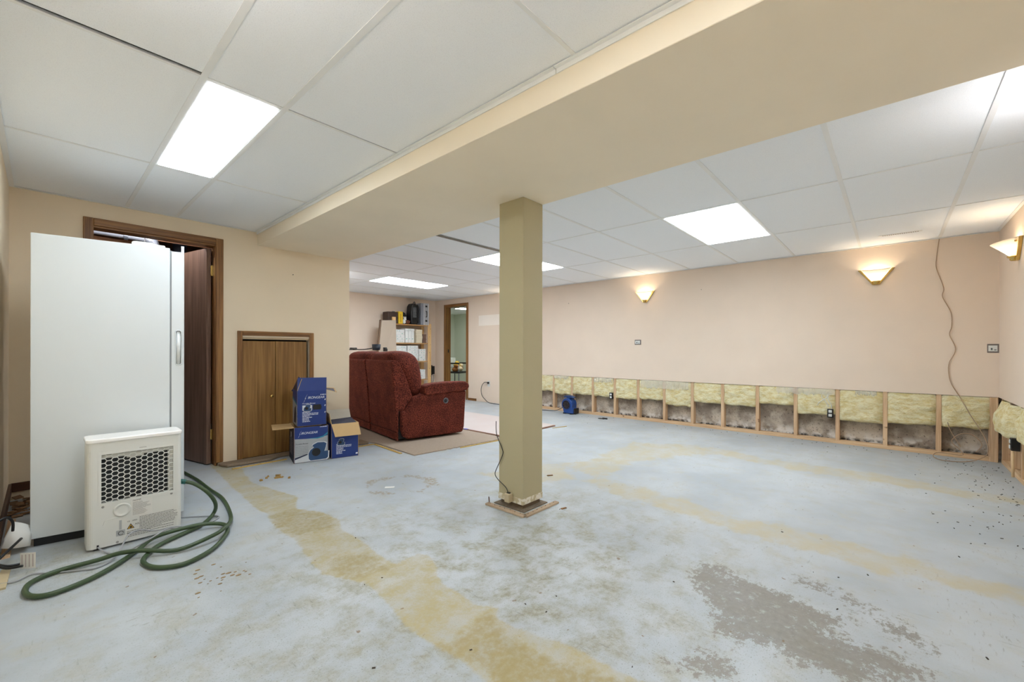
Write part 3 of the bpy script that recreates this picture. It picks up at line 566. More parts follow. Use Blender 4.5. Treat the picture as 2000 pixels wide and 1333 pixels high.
m = MB(); m.tube(smooth_path([(.56, 3.03, .02), (.50, 3.0, .052), (.42, 3.035, .045), (.36, 3.045, .065), (.31, 3.03, .06), (.27, 2.96, .02), (.225, 2.86, .006), (.17, 2.825, .006), (.122, 2.851, .006), (.046, 2.90, .006), (-.03, 2.965, .006), (-.078, 2.927, .006), (-.124, 2.941, .006)], 5), .0038, 7); tag(m.build('extension_cord', cord_g, smooth=True), 'thin grey cord looping under the hose towards the left wall', 'cord')

# items at the left wall
cl = MB()
for pts in ([(-.15, 3.30, .19), (-.12, 3.32, .20), (-.10, 3.33, .17), (-.10, 3.34, .12)], [(-.15, 3.1, .05), (-.12, 3.15, .07), (-.07, 3.28, .09)], [(-.15, 3.1, .05), (-.11, 3.06, .03), (-.06, 3.04, .03)], [(-.15, 3.12, .045), (-.11, 3.09, .03), (-.07, 3.09, .025)]): cl.tube(smooth_path(pts, 5), .006, 8)
tag(cl.build('black_cable', black, smooth=True), 'black cables lying at the foot of the left wall beside the freezer', 'cable')
sh = MB(); n = 10
for i in range(n + 1):
    a = i / n; xx = -.155 + .012 + .100 * a; bow = .018 * math.sin(a * math.pi)
    sh.v += [(xx + .0, 3.34 - bow, .045 - .02 * a), (xx + .035 * (1 - a) + .008, 3.40 - bow, .15 - .045 * a * a)]
for i in range(n): sh.f.append((2 * i, 2 * i + 2, 2 * i + 3, 2 * i + 1)); sh.mi.append(0)
so = sh.build('cable_sleeve', paperw, smooth=True); md = so.modifiers.new('s', 'SOLIDIFY'); md.thickness = .004; tag(so, 'curved white paper sleeve hanging on black cables by the freezer', 'sleeve')
tg = thing('paper_tag', 'small white printed cable tag standing on the floor left of the hose', 'tag', (-.045, 3.06, .004), math.radians(-35)); box((-.03, 0, 0), (.03, .0012, .075), 'paper', paperw, tg); m = MB()
for i in range(4): m.box((-.024 + i * .014, -.0006, .008), (-.020 + i * .014, 0, .068))
m.build('print', plain('pinkish_print', (186, 176, 176), .7), tg)
tk = box((-.012, -.12, 0), (.018, .12, .009), 'tack_strip', bpy.data.materials['pale_duct'] if 0 else plain('pale_strip', (196, 180, 146), .7), None, loc=(-.12, 3.0, 0), rz=-.03); tag(tk, 'short pale tack strip against the left wall near the grey cord', 'tack strip')
tk = box((-.014, -.35, 0), (.018, .35, .009), 'tack_strip', plate_m, None, loc=(-.125, 3.65, 0), rz=0); tag(tk, 'long tack strip along the left wall behind the freezer corner', 'tack strip')
db = MB(); r = random.Random(4)
for i in range(60):
    x = r.uniform(-.13, .14); y = r.uniform(4.05, 4.5); s1 = r.uniform(.015, .04)
    db.box((-s1, -s1 * .5, 0), (s1, s1 * .5, .008), mat=Matrix.Translation((x, y, r.uniform(0, .025))) @ Matrix.Rotation(r.uniform(0, 3), 4, 'Z') @ Matrix.Rotation(r.uniform(-.3, .3), 4, 'X'))
tag(db.build('wood_debris', plain('debris_brown', (146, 112, 78), .9, var=.3, scale=30)), 'heap of brown wood chips on the floor behind the freezer corner', 'debris', kind='stuff')

# wall hanging on the door leaf
WH = thing('wall_hanging', 'small framed picture on a hook hanging on the brown door leaf', 'picture', (.945, 4.99, 1.36), math.radians(-77))
box((-.03, -.008, 0), (.05, -.001, .205), 'frame', plain('bronze_frame', (66, 44, 34), .4), WH, bevel=.002, seg=1); box((-.02, -.0095, .022), (.04, -.008, .185), 'picture', plain('picture_print', (168, 140, 130), .5, var=.35, scale=60), WH)
m = MB(); m.box((-.008, -.0105, .03), (.024, -.0095, .085)); m.build('dark_figure', black, WH)
m = MB(); m.tube([(-.03, -.004, .205), (.01, -.004, .265), (.05, -.004, .205)], .0022, 6); m.tube(smooth_path([(.01, -.004, .262), (.02, -.004, .285), (.012, -.004, .305), (-.002, -.004, .30)], 4), .003, 6); m.build('hanger', black, WH)

# ------------------------------------------------------------------ sofa
SO = thing('recliner_sofa', 'dark red velvet reclining sofa seen from behind on the beige carpet', 'sofa', (2.68, 4.08, .0125), math.radians(-9))
def yprism(poly, v0, v1, name, bev=.03, seg=4, m=None, sub=0):
    return MB().prism(poly, v0, v1, 1).build(name, m or vel, SO, bevel=bev, seg=seg, smooth=True)
SWID = 2 * .80 + .20
for side, (v0, v1) in enumerate(((0, .115), (SWID - .10, SWID + .015))):
    yprism([(.012, .35), (.052, .345), (.10, .42), (.163, .50), (.30, .525), (.868, .535), (.852, .30), (.840, .09), (.815, .025), (.10, .028), (.04, .06), (.014, .15)], v0, v1, 'side_panel', .022)
    pad = MB(); pts = [(.285, .565), (.30, .62), (.36, .642), (.60, .655), (.85, .650), (.895, .625), (.905, .585), (.885, .548), (.84, .535), (.60, .525), (.33, .508), (.29, .525)]
    pad.prism(pts, v0 - .02, v1 + .025, 1); pad.build('arm_pad', vel, SO, bevel=.032, seg=4, smooth=True)
k = MB(); k.lathe([(.034, 0), (.034, .005), (.026, .007), (.024, .003)], n=24, mat=Matrix.Translation((.574, .001, .432)) @ Matrix.Rotation(math.pi / 2, 4, 'X')); hb = k.build('release_cup', plain('grey_bezel', (110, 112, 116), .3, .4), SO, smooth=True); hb['label'] = 'round grey and black recliner button cup'
k = MB(); k.lathe([(.023, 0), (.023, .005), (.012, .008)], n=20, mat=Matrix.Translation((.574, .001, .432)) @ Matrix.Rotation(math.pi / 2, 4, 'X')); k.build('button', black, hb, smooth=True)
for i in range(2):
    v0 = .03 + i * .83; v1 = v0 + .80
    sh = MB()   # hard back shell, leaning to the rear, lower skirt panel
    sh.prism([(-.030, .112), (-.010, .112), (-.010, .355), (.055, .355), (.158, .51), (.06, .77), (.005, .875), (-.028, .918), (-.085, .925), (-.10, .90), (-.07, .65)], v0, v1, 1); sh.build('back_shell', vel, SO, bevel=.014, seg=3, smooth=True)
    sk_ = MB(); sk_.prism([(-.026, .02), (-.012, .02), (-.012, .108), (-.030, .108)], v0, v1, 1); sk_.build('back_skirt', vel, SO, bevel=.008, seg=2, smooth=True)
    cu = MB(); nu, nv = 10, 14
    prof = [(-.03, .86), (-.075, .93), (-.09, .975), (-.04, 1.02), (.08, 1.03), (.19, 1.02), (.26, .98), (.30, .90), (.325, .78), (.34, .66), (.335, .54), (.30, .47), (.20, .45), (.10, .60)]
    for j in range(nu + 1):
        a = j / nu; y = v0 + .02 + (v1 - v0 - .03) * a; e = 1 - (abs(2 * a - 1)) ** 5 * .28
        cx_, cz_ = .14, .74
        for q in prof:
            wob = 1 + .02 * math.sin(7 * a + i) * math.sin(q[1] * 14)
            cu.v.append((cx_ + (q[0] - cx_) * e * wob, y, cz_ + (q[1] - cz_) * e * wob))
    npf = len(prof)
    for j in range(nu):
        for q in range(npf): cu.f.append((j * npf + q, j * npf + (q + 1) % npf, (j + 1) * npf + (q + 1) % npf, (j + 1) * npf + q)); cu.mi.append(0)
    cu.f.append(tuple(range(npf))); cu.mi.append(0); cu.f.append(tuple(nu * npf + q for q in range(npf))[::-1]); cu.mi.append(0)
    cu.build('back_cushion', vel, SO, smooth=True, sub=1)
    yprism([(.25, .30), (.84, .32), (.87, .40), (.84, .47), (.26, .45)], v0 + .09 - .09 * i, v1 - .01 - .07 * i, 'seat_cushion', .035)
    yprism([(.80, .06), (.85, .06), (.86, .31), (.80, .31)], v0 + .09 - .09 * i, v1 - .01 - .07 * i, 'footrest', .015)
m = MB(); m.box((-.005, .06, .03), (.80, SWID - .11, .34)); m.build('base_frame', black, SO)
for x, y in ((.1, .2), (.1, SWID - .2), (.74, .2), (.74, SWID - .2)): box((x - .03, y - .03, 0), (x + .03, y + .03, .03), 'foot', black, SO)
# small things lying on the far sofa back (seen over the top)
for (nm, lb2, a, b, mm) in (('black_cup', 'dark blue-black cup-shaped box peeking over the sofa back', (2.85, 4.89, 1.05), .055, plain('slate', (52, 60, 74), .5)),):
    m = MB(); m.lathe([(.045, 0), (.052, .03), (.055, .075), (.050, .075), (.040, .01)], a, 18); tag(m.build('cup', mm, smooth=True), 'dark slate cup standing on top of the red sofa back', 'cup')
m = MB(); m.tube(smooth_path([(2.80, 5.50, 1.055), (2.78, 5.35, 1.075), (2.76, 5.20, 1.058), (2.80, 5.08, 1.06), (2.84, 4.98, 1.075)], 5), .007, 7); tag(m.build('headset_cable', black, smooth=True), 'black cable lying along the top of the sofa back', 'cable')
m = MB(); m.box((2.78, 5.36, 1.05), (2.84, 5.46, 1.085)); tag(m.build('adapter', black, bevel=.008), 'black adapter block on the sofa back near the wall end', 'adapter')
m = MB(); m.box((2.86, 4.72, 1.035), (2.90, 4.75, 1.085)); m.box((2.86, 4.69, 1.035), (2.89, 4.71, 1.07)); tag(m.build('remote_control', black, bevel=.004), 'small black remote next to the slate cup on the sofa back', 'remote')

# ------------------------------------------------------------------ carpet remnants, strips
cpt = MB(); edge_pts = [(2.47, 3.52)]; r = random.Random(9)
for i in range(1, 40): t = i / 40; edge_pts.append((2.47 + 1.12 * t, 3.52 - .11 * t + (r.uniform(-.012, .012) if t > .25 else 0)))
edge_pts += [(3.64, 3.43), (3.69, 3.6), (3.70, 4.3), (3.70, 6.4), (2.40, 6.4), (2.45, 4.6), (2.50, 4.28)]
cpt.prism(edge_pts, .001, .011, 2); tag(cpt.build('carpet_remnant', carpet_m), 'ragged beige carpet piece under the red sofa', 'carpet')
cst = MB(); cst.prism([(1.06, 4.52), (1.075, 4.45), (1.10, 4.39), (1.2, 4.37), (1.45, 4.36), (1.56, 4.44), (1.95, 4.42), (2.44, 4.34), (2.44, 4.52), (1.7, 4.53), (1.2, 4.525)], .001, .028, 2); tag(cst.build('carpet_strip', plain('grey_brown_carpet', (150, 132, 112), .95, var=.2, scale=120, bump=.9, bscale=260, spec=.05), bevel=.008), 'narrow grey-brown carpet strip left along the low closet door', 'carpet')
def tackstrip(x, y, length, ang, label, wdt=.026):
    t = thing('tack_strip', label, 'tack strip', (x, y, 0), ang); box((0, -wdt / 2, 0), (length, wdt / 2, .008), 'strip', tack_m, t, bevel=.001, seg=1)
    m = MB()
    for i in range(int(length / .05)): m.tube([(.02 + i * .05, 0, .008), (.022 + i * .05, 0, .013)], .0012, 4)
    m.build('tacks', black, t)['kind'] = 'stuff'
tackstrip(1.115, 4.30, .45, .02, 'yellow wooden tack strip on the floor in front of the low closet')
tackstrip(2.47, 4.27, .58, math.radians(-94), 'yellow wooden tack strip running from the blue boxes to the sofa carpet')
tackstrip(2.12, 4.31, .34, -.08, 'yellow tack strip just behind the right blue box')
tackstrip(3.0, 3.44, .62, -.09, 'broken tack strip along the near edge of the sofa carpet', .016)
# base frame of tack strips round the column
for (x, y, l, a, lab) in ((2.03, 1.712, .34, 0, 'right-hand'), (2.027, 2.05, .34, -math.pi / 2, 'left-hand')):
    t = thing('tack_strip', 'brown tack strip at the foot of the column, on its %s side' % ('sconce-wall' if a == 0 else 'door-wall'), 'tack strip', (x, y, 0), a)
    box((0, -.018, 0), (l, .018, .012), 'strip', wood('old_strip', (140, 116, 92), (196, 176, 150), 0, .8) if a == 0 else bpy.data.materials['old_strip'], t, bevel=.002, seg=1); m = MB()
    for i in range(7): m.tube([(.03 + i * .045, .004 * (-1) ** i, .01), (.032 + i * .045, 0, .018)], .0015, 4)
    m.build('tacks', black, t)['kind'] = 'stuff'
m = MB(); m.prism([(2.075, 1.76), (2.325, 1.76), (2.325, 2.03), (2.075, 2.03)], .001, .006, 2); tag(m.build('carpet_pad_square', plain('pad_dark', (120, 106, 88), .95, var=.3, scale=60)), 'dark pad residue under the foot of the column', 'residue')
m = MB(); m.box((2.112, 1.803, .004), (2.292, 1.994, .036)); colp = m.build('footing', plain('footing', (120, 104, 84), .9), colm)
m = MB(); m.tube([(2.04, 2.04, .01), (2.038, 2.043, .05)], .0035, 6); tag(m.build('bent_nail', plain('rusty', (96, 60, 40), .7)), 'rusty nail sticking up from the strip at the column foot', 'nail')
# pink flooring sheet
s = NT('pinkish_underlay', .5); s.base(s.mix(s.noise(3, 4), lin((200, 184, 178)), lin((206, 200, 198)))); pk = s.m
m = MB(); m.box((3.74, 3.50, .001), (4.80, 5.4, .012)); tag(m.build('flooring_sheet', pk), 'thin pinkish flooring sheet on the floor beside the sofa carpet', 'flooring')
m = MB(); m.box((3.705, 3.45, 0), (3.738, 5.4, .016)); m.box((3.738, 3.46, 0), (4.75, 3.498, .010)); tag(m.build('edge_board', wood('edge_brown', (96, 62, 46), (140, 100, 78), 1, .7), bevel=.001, seg=1), 'thin brown transition strip along the pink flooring sheet', 'strip')
m = MB(); m.box((3.70, 4.13, .0165), (3.745, 4.19, .0175)); tag(m.build('tape_piece', plain('blue_tape', (40, 60, 180), .5)), 'small blue tape piece on the transition strip by the sofa', 'tape')
m = MB(); m.box((-.035, -.02, 0), (.035, .02, .001)); tag(m.build('paper_label', paperw, loc=(1.775, 2.85, .001), rz=-.7), 'small white paper square inside the round patch on the floor', 'paper')
# wood slivers and crumbs
for i, (x, y, l, a, lab) in enumerate(((4.60, 3.40, .25, -.25, 'longer pale wood sliver on the floor right of the column'), (4.58, 3.47, .18, .5, 'shorter pale wood sliver crossing the longer one right of the column'), (2.82, 2.14, .05, -.6, 'short brown splinter on the yellow band right of the column'), (2.29, 1.62, .04, -.3, 'short brown splinter in front of the column foot'))):
    tag(box((0, -.006, 0), (l, .006, .006), 'wood_sliver', tack_m if i < 2 else oak_x, None, loc=(x, y, .001), rz=a), lab, 'sliver')
GL = [(1.172, 3.752, .010), (1.225, 3.79, .009), (1.245, 3.82, .007), (1.30, 3.74, .026), (1.31, 3.78, .018), (1.35, 3.66, .009)]
gm = MB(); r = random.Random(2)
for x, y, q in GL:
    for t in range(5):
        p = [(q * math.cos(a) * r.uniform(.6, 1.1), q * .8 * math.sin(a) * r.uniform(.6, 1.1)) for a in np.linspace(0, 2 * math.pi, 7)[:-1]]
        gm.prism([(x + a + r.uniform(-q, q) * .5, y + b + r.uniform(-q, q) * .6) for a, b in p], .0, .003 + t * .003, 2)
tag(gm.build('glue_crumbs', plain('amber_glue', (176, 140, 76), .3, var=.3, scale=40)), 'blobs of amber dried glue on the floor between hose and blue boxes', 'glue', kind='stuff')
cr = MB(); r = random.Random(11)
spots = [(2.861, 0.47), (2.581, 0.082), (2.461, 0.182), (2.439, 0.275), (2.155, 0.163), (3.121, -0.256), (3.378, -0.321), (3.653, -0.209), (3.862, -0.194), (3.355, 0.435), (1.913, 0.733), (5.067, -0.507), (5.034, -0.602), (5.186, -0.682), (2.153, -0.243), (1.306, 0.637), (1.046, 1.742), (1.465, 1.061), (1.334, 1.123), (1.35, 1.027), (1.002, 1.092), (0.963, 1.748), (1.169, 2.222), (2.841, 2.125), (2.284, 1.627), (0.731, 1.267)]
for i in range(210):
    if i % 3: spots.append((r.uniform(3.4, 5.95), YM + .03 + abs(r.gauss(0, .22))))
    else: spots.append((X1 - .03 - abs(r.gauss(0, .22)), r.uniform(-.6, 4)))
for x, y in spots:
    l = r.uniform(.0018, .006); cr.box((-l, -l * .35, 0), (l, l * .35, .003), mat=Matrix.Translation((x, y, 0)) @ Matrix.Rotation(r.uniform(0, 3.1), 4, 'Z'))
tag(cr.build('floor_crumbs', plain('crumb', (70, 58, 46), .9, var=.3, scale=20)), 'scattered dark crumbs and flakes on the painted floor', 'debris', kind='stuff')
rust = MB(); r = random.Random(5)
for i in range(26):
    x, y = .52 + r.gauss(0, .06), 2.30 + r.gauss(0, .07); q = r.uniform(.002, .008); rust.prism([(x + q * 1.6 * math.cos(a), y + q * math.sin(a)) for a in np.linspace(0, 6.28, 9)[:-1]], 0, .0012, 2)
tag(rust.build('rust_spots', plain('rusty_drip', (150, 124, 84), .5, var=.3, scale=40)), 'cluster of brown drip spots on the floor right of the hose loop', 'stains', kind='stuff')
m = MB(); m.box((5.72, 3.26, 0), (5.77, 3.36, .008)); m.box((5.745, 3.22, 0), (5.76, 3.30, .02)); tag(m.build('metal_clip', black), 'small black metal clip on the floor near the blue blower', 'clip')

# ------------------------------------------------------------------ blue boxes
MATS = [blue_box, cardb]
def carton(label, loc, rz, wd, dp, ht, name='cardboard_box', open_top=True):
    t = thing(name, label, 'box', loc, rz, 'blue printed cartons'); m = MB()
    m.board((0, 0, 0), (wd, 0, 0), (wd, 0, ht), (0, 0, ht)); m.board((wd, dp, 0), (0, dp, 0), (0, dp, ht), (wd, dp, ht)); m.board((0, dp, 0), (0, 0, 0), (0, 0, ht), (0, dp, ht)); m.board((wd, 0, 0), (wd, dp, 0), (wd, dp, ht), (wd, 0, ht)); m.board((0, dp, 0), (wd, dp, 0), (wd, 0, 0), (0, 0, 0))
    m.build('body', MATS, t, fix=False); return t
def flap(t, p0, p1, p2, p3, label=None, mats=None): return MB().board(p0, p1, p2, p3).build('flap', mats or MATS, t, fix=False, label=label)
def bolt(t, x, z, s_, y=-.0012):
    m = MB(); m.prism([(x, z), (x + .018 * s_, z + .03 * s_), (x + .010 * s_, z + .028 * s_), (x + .03 * s_, z + .068 * s_), (x + .006 * s_, z + .024 * s_), (x + .013 * s_, z + .026 * s_), (x - .006 * s_, z - .018 * s_)], y, 0, 1); m.build('bolt_logo', ink, t)
B1 = carton('blue box at the bottom of the stack with a blower picture on its front', (1.548, 4.086, 0), math.radians(-13.8), .295, .33, .33)
B2 = carton('open blue box standing on top of the other two-box stack with flaps up', (1.587, 4.118, .332), math.radians(-13.8), .255, .30, .333)
B3 = carton('open blue box on the floor right of the stack with a tan flap folded down', (1.862, 4.012, 0), math.radians(-14.2), .253, .32, .332)
RX = (math.pi / 2, 0, 0)
# B1 print
m = MB(); m.quad((.006, -.001, .004), (.289, -.001, .004), (.289, -.001, .235), (.20, -.001, .215), (.006, -.001, .225)); m.build('photo_print', grey_pr, B1)
m = MB(); m.quad((.10, -.0014, .222), (.20, -.0014, .212), (.25, -.0014, .222), (.289, -.0014, .247), (.289, -.0014, .268), (.25, -.0014, .235), (.20, -.0014, .222)); m.build('teal_swoosh', teal_pr, B1)
m = MB(); m.quad((.008, -.0014, .035), (.15, -.0014, .082), (.15, -.0014, .09), (.008, -.0014, .05)); m.build('skirting_print', navy, B1)
m = MB(); m.quad((.008, -.0013, .006), (.16, -.0013, .006), (.15, -.0013, .078), (.008, -.0013, .032)); m.build('floor_print', lgrey_pr, B1)
def blowpic(t, cx, cz, q, y, m1=None):
    o = [(-.075, -.07), (-.06, -.085), (.075, -.085), (.092, -.07), (.095, -.01), (.06, -.01), (.072, .03), (.078, .062), (.055, .075), (.0, .078), (-.035, .062), (-.045, .05), (-.03, .035), (-.062, .012), (-.078, -.02)]
    a = MB(); a.quad(*[(cx + p[0] * q * 1.1, y, cz + p[1] * q * 1.1) for p in o]); a.build('picture_outline', lgrey_pr, t)
    a = MB(); a.quad(*[(cx + p[0] * q, y - .0004, cz + p[1] * q) for p in o]); a.build('picture_blower', m1 or plain('pic_blue', (42, 72, 112), .5), t)
    a = MB(); a.quad(*[(cx - .012 * q + .038 * q * math.cos(b), y - .0008, cz - .012 * q + .038 * q * math.sin(b)) for b in np.linspace(0, 6.283, 15)[:-1]]); a.build('picture_intake', black, t)
blowpic(B1, .200, .098, 1.0, -.0018)
bolt(B1, .040, .248, .8, -.0016); text('IRONGEAR', .030, B1, (.058, -.0012, .264), RX, ink, shear=.25, sx=.95)
text('Portable Blower', .016, B1, (.014, -.0018, .172), RX, ink_k)
m = MB(); rnd = random.Random(8)
for i in range(6): words(m, .014, .12, .150 - i * .015, .003, -.0016, rnd)
m.build('fine_print', plain('grey_ink2', (120, 122, 124), .6), B1); m = MB(); words(m, .22, .28, .318, .006, -.0014, rnd); m.build('corner_print', ink, B1)
m = MB(); rnd = random.Random(9)
for i in range(9): m.quad((-.001, .28, .21 - i * .018), (-.001, .10 + .05 * rnd.random(), .21 - i * .018), (-.001, .10, .213 - i * .018), (-.001, .28, .213 - i * .018))
m.quad((-.001, .22, .22), (-.001, .16, .22), (-.001, .16, .27), (-.001, .22, .27)); m.build('side_print', ink, B1)
m = MB(); m.quad((-.0005, .325, .004), (-.0005, .004, .004), (-.0005, .004, .326), (-.0005, .325, .326)); m.build('side_panel_print', navy, B1)
flap(B1, (0, .02, .33), (0, .30, .33), (-.16, .28, .335), (-.17, .04, .325), 'tan flap of the bottom box sticking out to the side', [cardb, cardb])
# B2 print
bolt(B2, .060, .237, .95); text('IRONGEAR', .032, B2, (.090, -.0012, .256), RX, ink, shear=.25, sx=.92)
text('Portable Blower', .017, B2, (.045, -.0012, .207), RX, ink)
m = MB(); m.quad((.045, -.0012, .148), (.128, -.0012, .148), (.128, -.0012, .196), (.045, -.0012, .196)); m.build('picture_panel', lgrey_pr, B2); blowpic(B2, .085, .172, .38, -.0018, bpy.data.materials['pic_blue'])
m = MB(); m.quad((.140, -.0012, .150), (.205, -.0012, .150), (.212, -.0012, .172), (.205, -.0012, .198), (.140, -.0012, .198), (.134, -.0012, .172)); m.build('dark_picture', black, B2)
m = MB(); rnd = random.Random(12)
for i in range(8): words(m, .045, .045 + (.14 if i in (1, 2) else rnd.uniform(.05, .09)), .128 - i * .0125, .0055, -.0012, rnd)
for z in (.236, .18, .115): m.quad((.236, -.0012, z), (.244, -.0012, z), (.248, -.0012, z + .014), (.240, -.0012, z + .014))
words(m, .20, .25, .288, .007, -.0012, rnd); m.build('fine_print', ink, B2)
m = MB(); m.quad((-.0005, .296, .004), (-.0005, .004, .004), (-.0005, .004, .20), (-.0005, .296, .24)); m.build('side_photo', grey_pr, B2)
m = MB(); m.quad((-.001, .20, .02), (-.001, .06, .03), (-.001, .04, .12), (-.001, .08, .19), (-.001, .16, .16), (-.001, .19, .10)); m.build('side_picture', navy, B2)
m = MB(); m.quad((-.001, .296, .24), (-.001, .004, .20), (-.001, .004, .215), (-.001, .296, .262)); m.build('side_swoosh', teal_pr, B2)
flap(B2, (0, 0, .333), (.255, 0, .333), (.262, .035, .452), (.01, .045, .455))                      # front flap up
flap(B2, (0, .30, .333), (0, 0, .333), (.04, .02, .445), (.05, .28, .455), None, [navy, cardb])     # left flap up
m = MB(); m.quad((.022, .09, .395), (.024, .05, .395), (.034, .05, .43), (.032, .09, .43)); 
flap(B2, (.255, 0, .333), (.255, .30, .333), (.375, .25, .325), (.355, .03, .30), None, [navy, cardb])   # right flap
flap(B2, (.255, .30, .333), (0, .30, .333), (0, .42, .30), (.255, .42, .30))
# B3
blowpic(B3, .085, .155, .38, -.0016, bpy.data.materials['pic_blue']); m = MB(); rnd = random.Random(14)
for i in range(8): words(m, .045, .045 + (.14 if i in (1, 2) else rnd.uniform(.05, .09)), .128 - i * .0125, .0055, -.0012, rnd)
m.quad((.225, -.0012, .02), (.245, -.0012, .02), (.247, -.0012, .035), (.228, -.0012, .035)); m.build('fine_print', ink, B3)
flap(B3, (.253, 0, .334), (0, 0, .334), (.02, -.075, .222), (.258, -.075, .222), 'tan inside of the front flap folded down', [cardb, cardb])
flap(B3, (.253, .32, .332), (0, .32, .332), (-.01, .36, .425), (.245, .36, .425), 'pale inside of the back flap standing up', [plain('pale_card', (196, 190, 176), .8), plain('pale_card2', (196, 190, 176), .8)])
flap(B3, (0, .32, .332), (0, 0, .332), (-.012, .04, .43), (-.012, .30, .43), None, [cardb, cardb])
m = MB(); m.board((.004, .02, .30), (.249, .02, .32), (.249, .30, .345), (.004, .30, .33)); m.build('inner_carton', [navy, navy], B3, fix=False)

# ------------------------------------------------------------------ blower by the long wall
BL = thing('air_blower', 'small blue air blower on the floor by the exposed studs', 'blower', (5.80, 4.00, 0), -math.pi / 2)   # local x = world -y
prof = [(.105 * math.cos(a), .155 + .105 * math.sin(a)) for a in np.linspace(math.radians(-10), math.radians(222), 20)] + [(-.062, .012), (.13, .012), (.13, .092), (.10, .10)]
m = MB(); m.prism(prof, 0, .15, 1); m.build('housing', blower_m, BL, bevel=.012, seg=3)
m = MB(); m.box((.13, .01, .010), (.150, .14, .10)); m.build('outlet', black, BL, bevel=.004, seg=1)
m = MB(); m.lathe([(.078, 0), (.078, .008), (.070, .012), (.066, .004), (.066, .001)], n=24, mat=Matrix.Translation((-.005, .0, .152)) @ Matrix.Rotation(math.pi / 2, 4, 'X')); m.build('intake_ring', plain('dark_blue', (20, 44, 92), .4), BL, smooth=True)
m = MB(); m.lathe([(.066, 0), (.066, .003)], n=24, mat=Matrix.Translation((-.005, .0, .152)) @ Matrix.Rotation(math.pi / 2, 4, 'X')); m.build('intake', black, BL)
m = MB()
for a in range(8): c_, s__ = math.cos(a * math.pi / 4), math.sin(a * math.pi / 4); m.tube([(-.005 + .015 * c_, -.006, .152 + .015 * s__), (-.005 + .066 * c_, -.006, .152 + .066 * s__)], .003, 5)
m.tube([(-.005 + .04 * math.cos(a), -.006, .152 + .04 * math.sin(a)) for a in np.linspace(0, 6.283, 18)], .0028, 5); m.build('intake_guard', plain('guard_brown', (70, 50, 52), .4), BL)
m = MB(); m.prism([(-.09, .278), (-.035, .302), (.05, .303), (.118, .274), (.10, .258), (.06, .272), (.045, .25), (-.015, .25), (-.03, .274), (-.068, .262)], .03, .11, 1); m.build('handle', plain('handle_blue', (28, 60, 112), .4), BL, bevel=.006, seg=2)
m = MB(); m.box((.075, .03, .11), (.082, .12, .20)); m.build('control_panel', plain('ctl', (210, 208, 214), .4), BL)
for fa, fb in (((-.07, .0, 0), (-.045, .15, .02)), ((.06, 0, 0), (.085, .15, .012))): box(fa, fb, 'foot', black, BL)
m = MB(); m.tube(smooth_path([(5.86, 4.10, .10), (5.84, 4.25, .03), (5.88, 4.5, .006), (5.80, 4.9, .006), (5.85, 5.4, .006)], 5), .005, 7); tag(m.build('blower_cord', black, smooth=True), 'black cord running from the blue blower behind the column', 'cord')

# ------------------------------------------------------------------ wall lamps
shade_s = NT('frosted_glass', .5); shade_s.base(lin((250, 246, 238))); shade_s.b.inputs['Transmission Weight'].default_value = 0
tr = shade_s.t.nodes.new('ShaderNodeBsdfTranslucent'); tr.inputs[0].default_value = lin((250, 246, 236)); mx = shade_s.t.nodes.new('ShaderNodeMixShader'); mx.inputs[0].default_value = .6
shade_s.t.links.new(shade_s.b.outputs[0], mx.inputs[1]); shade_s.t.links.new(tr.outputs[0], mx.inputs[2]); shade_s.t.links.new(mx.outputs[0], shade_s.t.nodes['Material Output'].inputs[0]); shade_m = shade_s.m
_bm = {}
def BULB(p):
    if p not in _bm: _bm[p] = emit('sconce_bulb', (255, 236, 208) if p < 10 else (250, 250, 255), p * 14)
    return _bm[p]
def sconce(loc, rz, label, power=SCONCE_W):
    t = thing('wall_sconce', label, 'wall lamp', loc, rz, 'brass wall lamps with white glass shades')
    # backplate wings: V outline
    V = [(-.153, .085), (-.128, .085), (-.030, -.052), (.030, -.052), (.128, .085), (.153, .085), (.028, -.084), (-.028, -.084)]
    m = MB(); m.prism(V[:3] + V[6:][::-1][:0] + [V[7]], -.022, 0, 1); m.prism([V[2], V[3], V[6], V[7]], -.022, 0, 1); m.prism([V[3], V[4], V[5], V[6]], -.022, 0, 1); m.build('back_plate', brass, t, bevel=.002, seg=1)
    # glass shade: flared half bowl
    m = MB(); nu, nv = 18, 8
    for j in range(nv + 1):
        k_ = j / nv; rx = .032 + (.122 - .032) * k_ ** 1.0; ry = .030 + (.140 - .03) * k_ ** 1.05; z = -.048 + .135 * k_
        for i in range(nu + 1):
            a = math.pi * i / nu; m.v.append((-rx * math.cos(a), -.016 - ry * math.sin(a), z - .028 * k_ * math.sin(a)))
    for j in range(nv):
        for i in range(nu): q = j * (nu + 1) + i; m.f.append((q, q + 1, q + nu + 2, q + nu + 1)); m.mi.append(0)
    o = m.build('glass_shade', shade_m, t, smooth=True, fix=False); md = o.modifiers.new('s', 'SOLIDIFY'); md.thickness = .004
    m = MB(); m.lathe([(.012, -.084), (.022, -.075), (.020, -.062), (.034, -.055), (.036, -.046), (.02, -.044)], (0, -.030, 0), 16); m.build('holder', brass, t, smooth=True)
    for sx in (-1, 1): m = MB(); m.lathe([(.004, 0), (.009, .003), (.009, .014), (.004, .018)], (0, 0, 0), 12, mat=Matrix.Translation((sx * .098, -.024, .062)) @ Matrix.Rotation(math.pi / 2, 4, 'X')); m.build('clip', brass, t, smooth=True)
    m = MB(); m.lathe([(.012, -.03), (.018, 0), (.022, .02), (.016, .042), (.004, .05)], (0, -.052, 0), 12); m.build('bulb', BULB(power), t, smooth=True)
    return t
sconce((X1, 2.735, 1.85), -math.pi / 2, 'brass wall lamp on the long wall, the farther one above the lone small plate')
sconce((X1, .128, 1.848), -math.pi / 2, 'brass wall lamp on the long wall near the hanging brown cable')
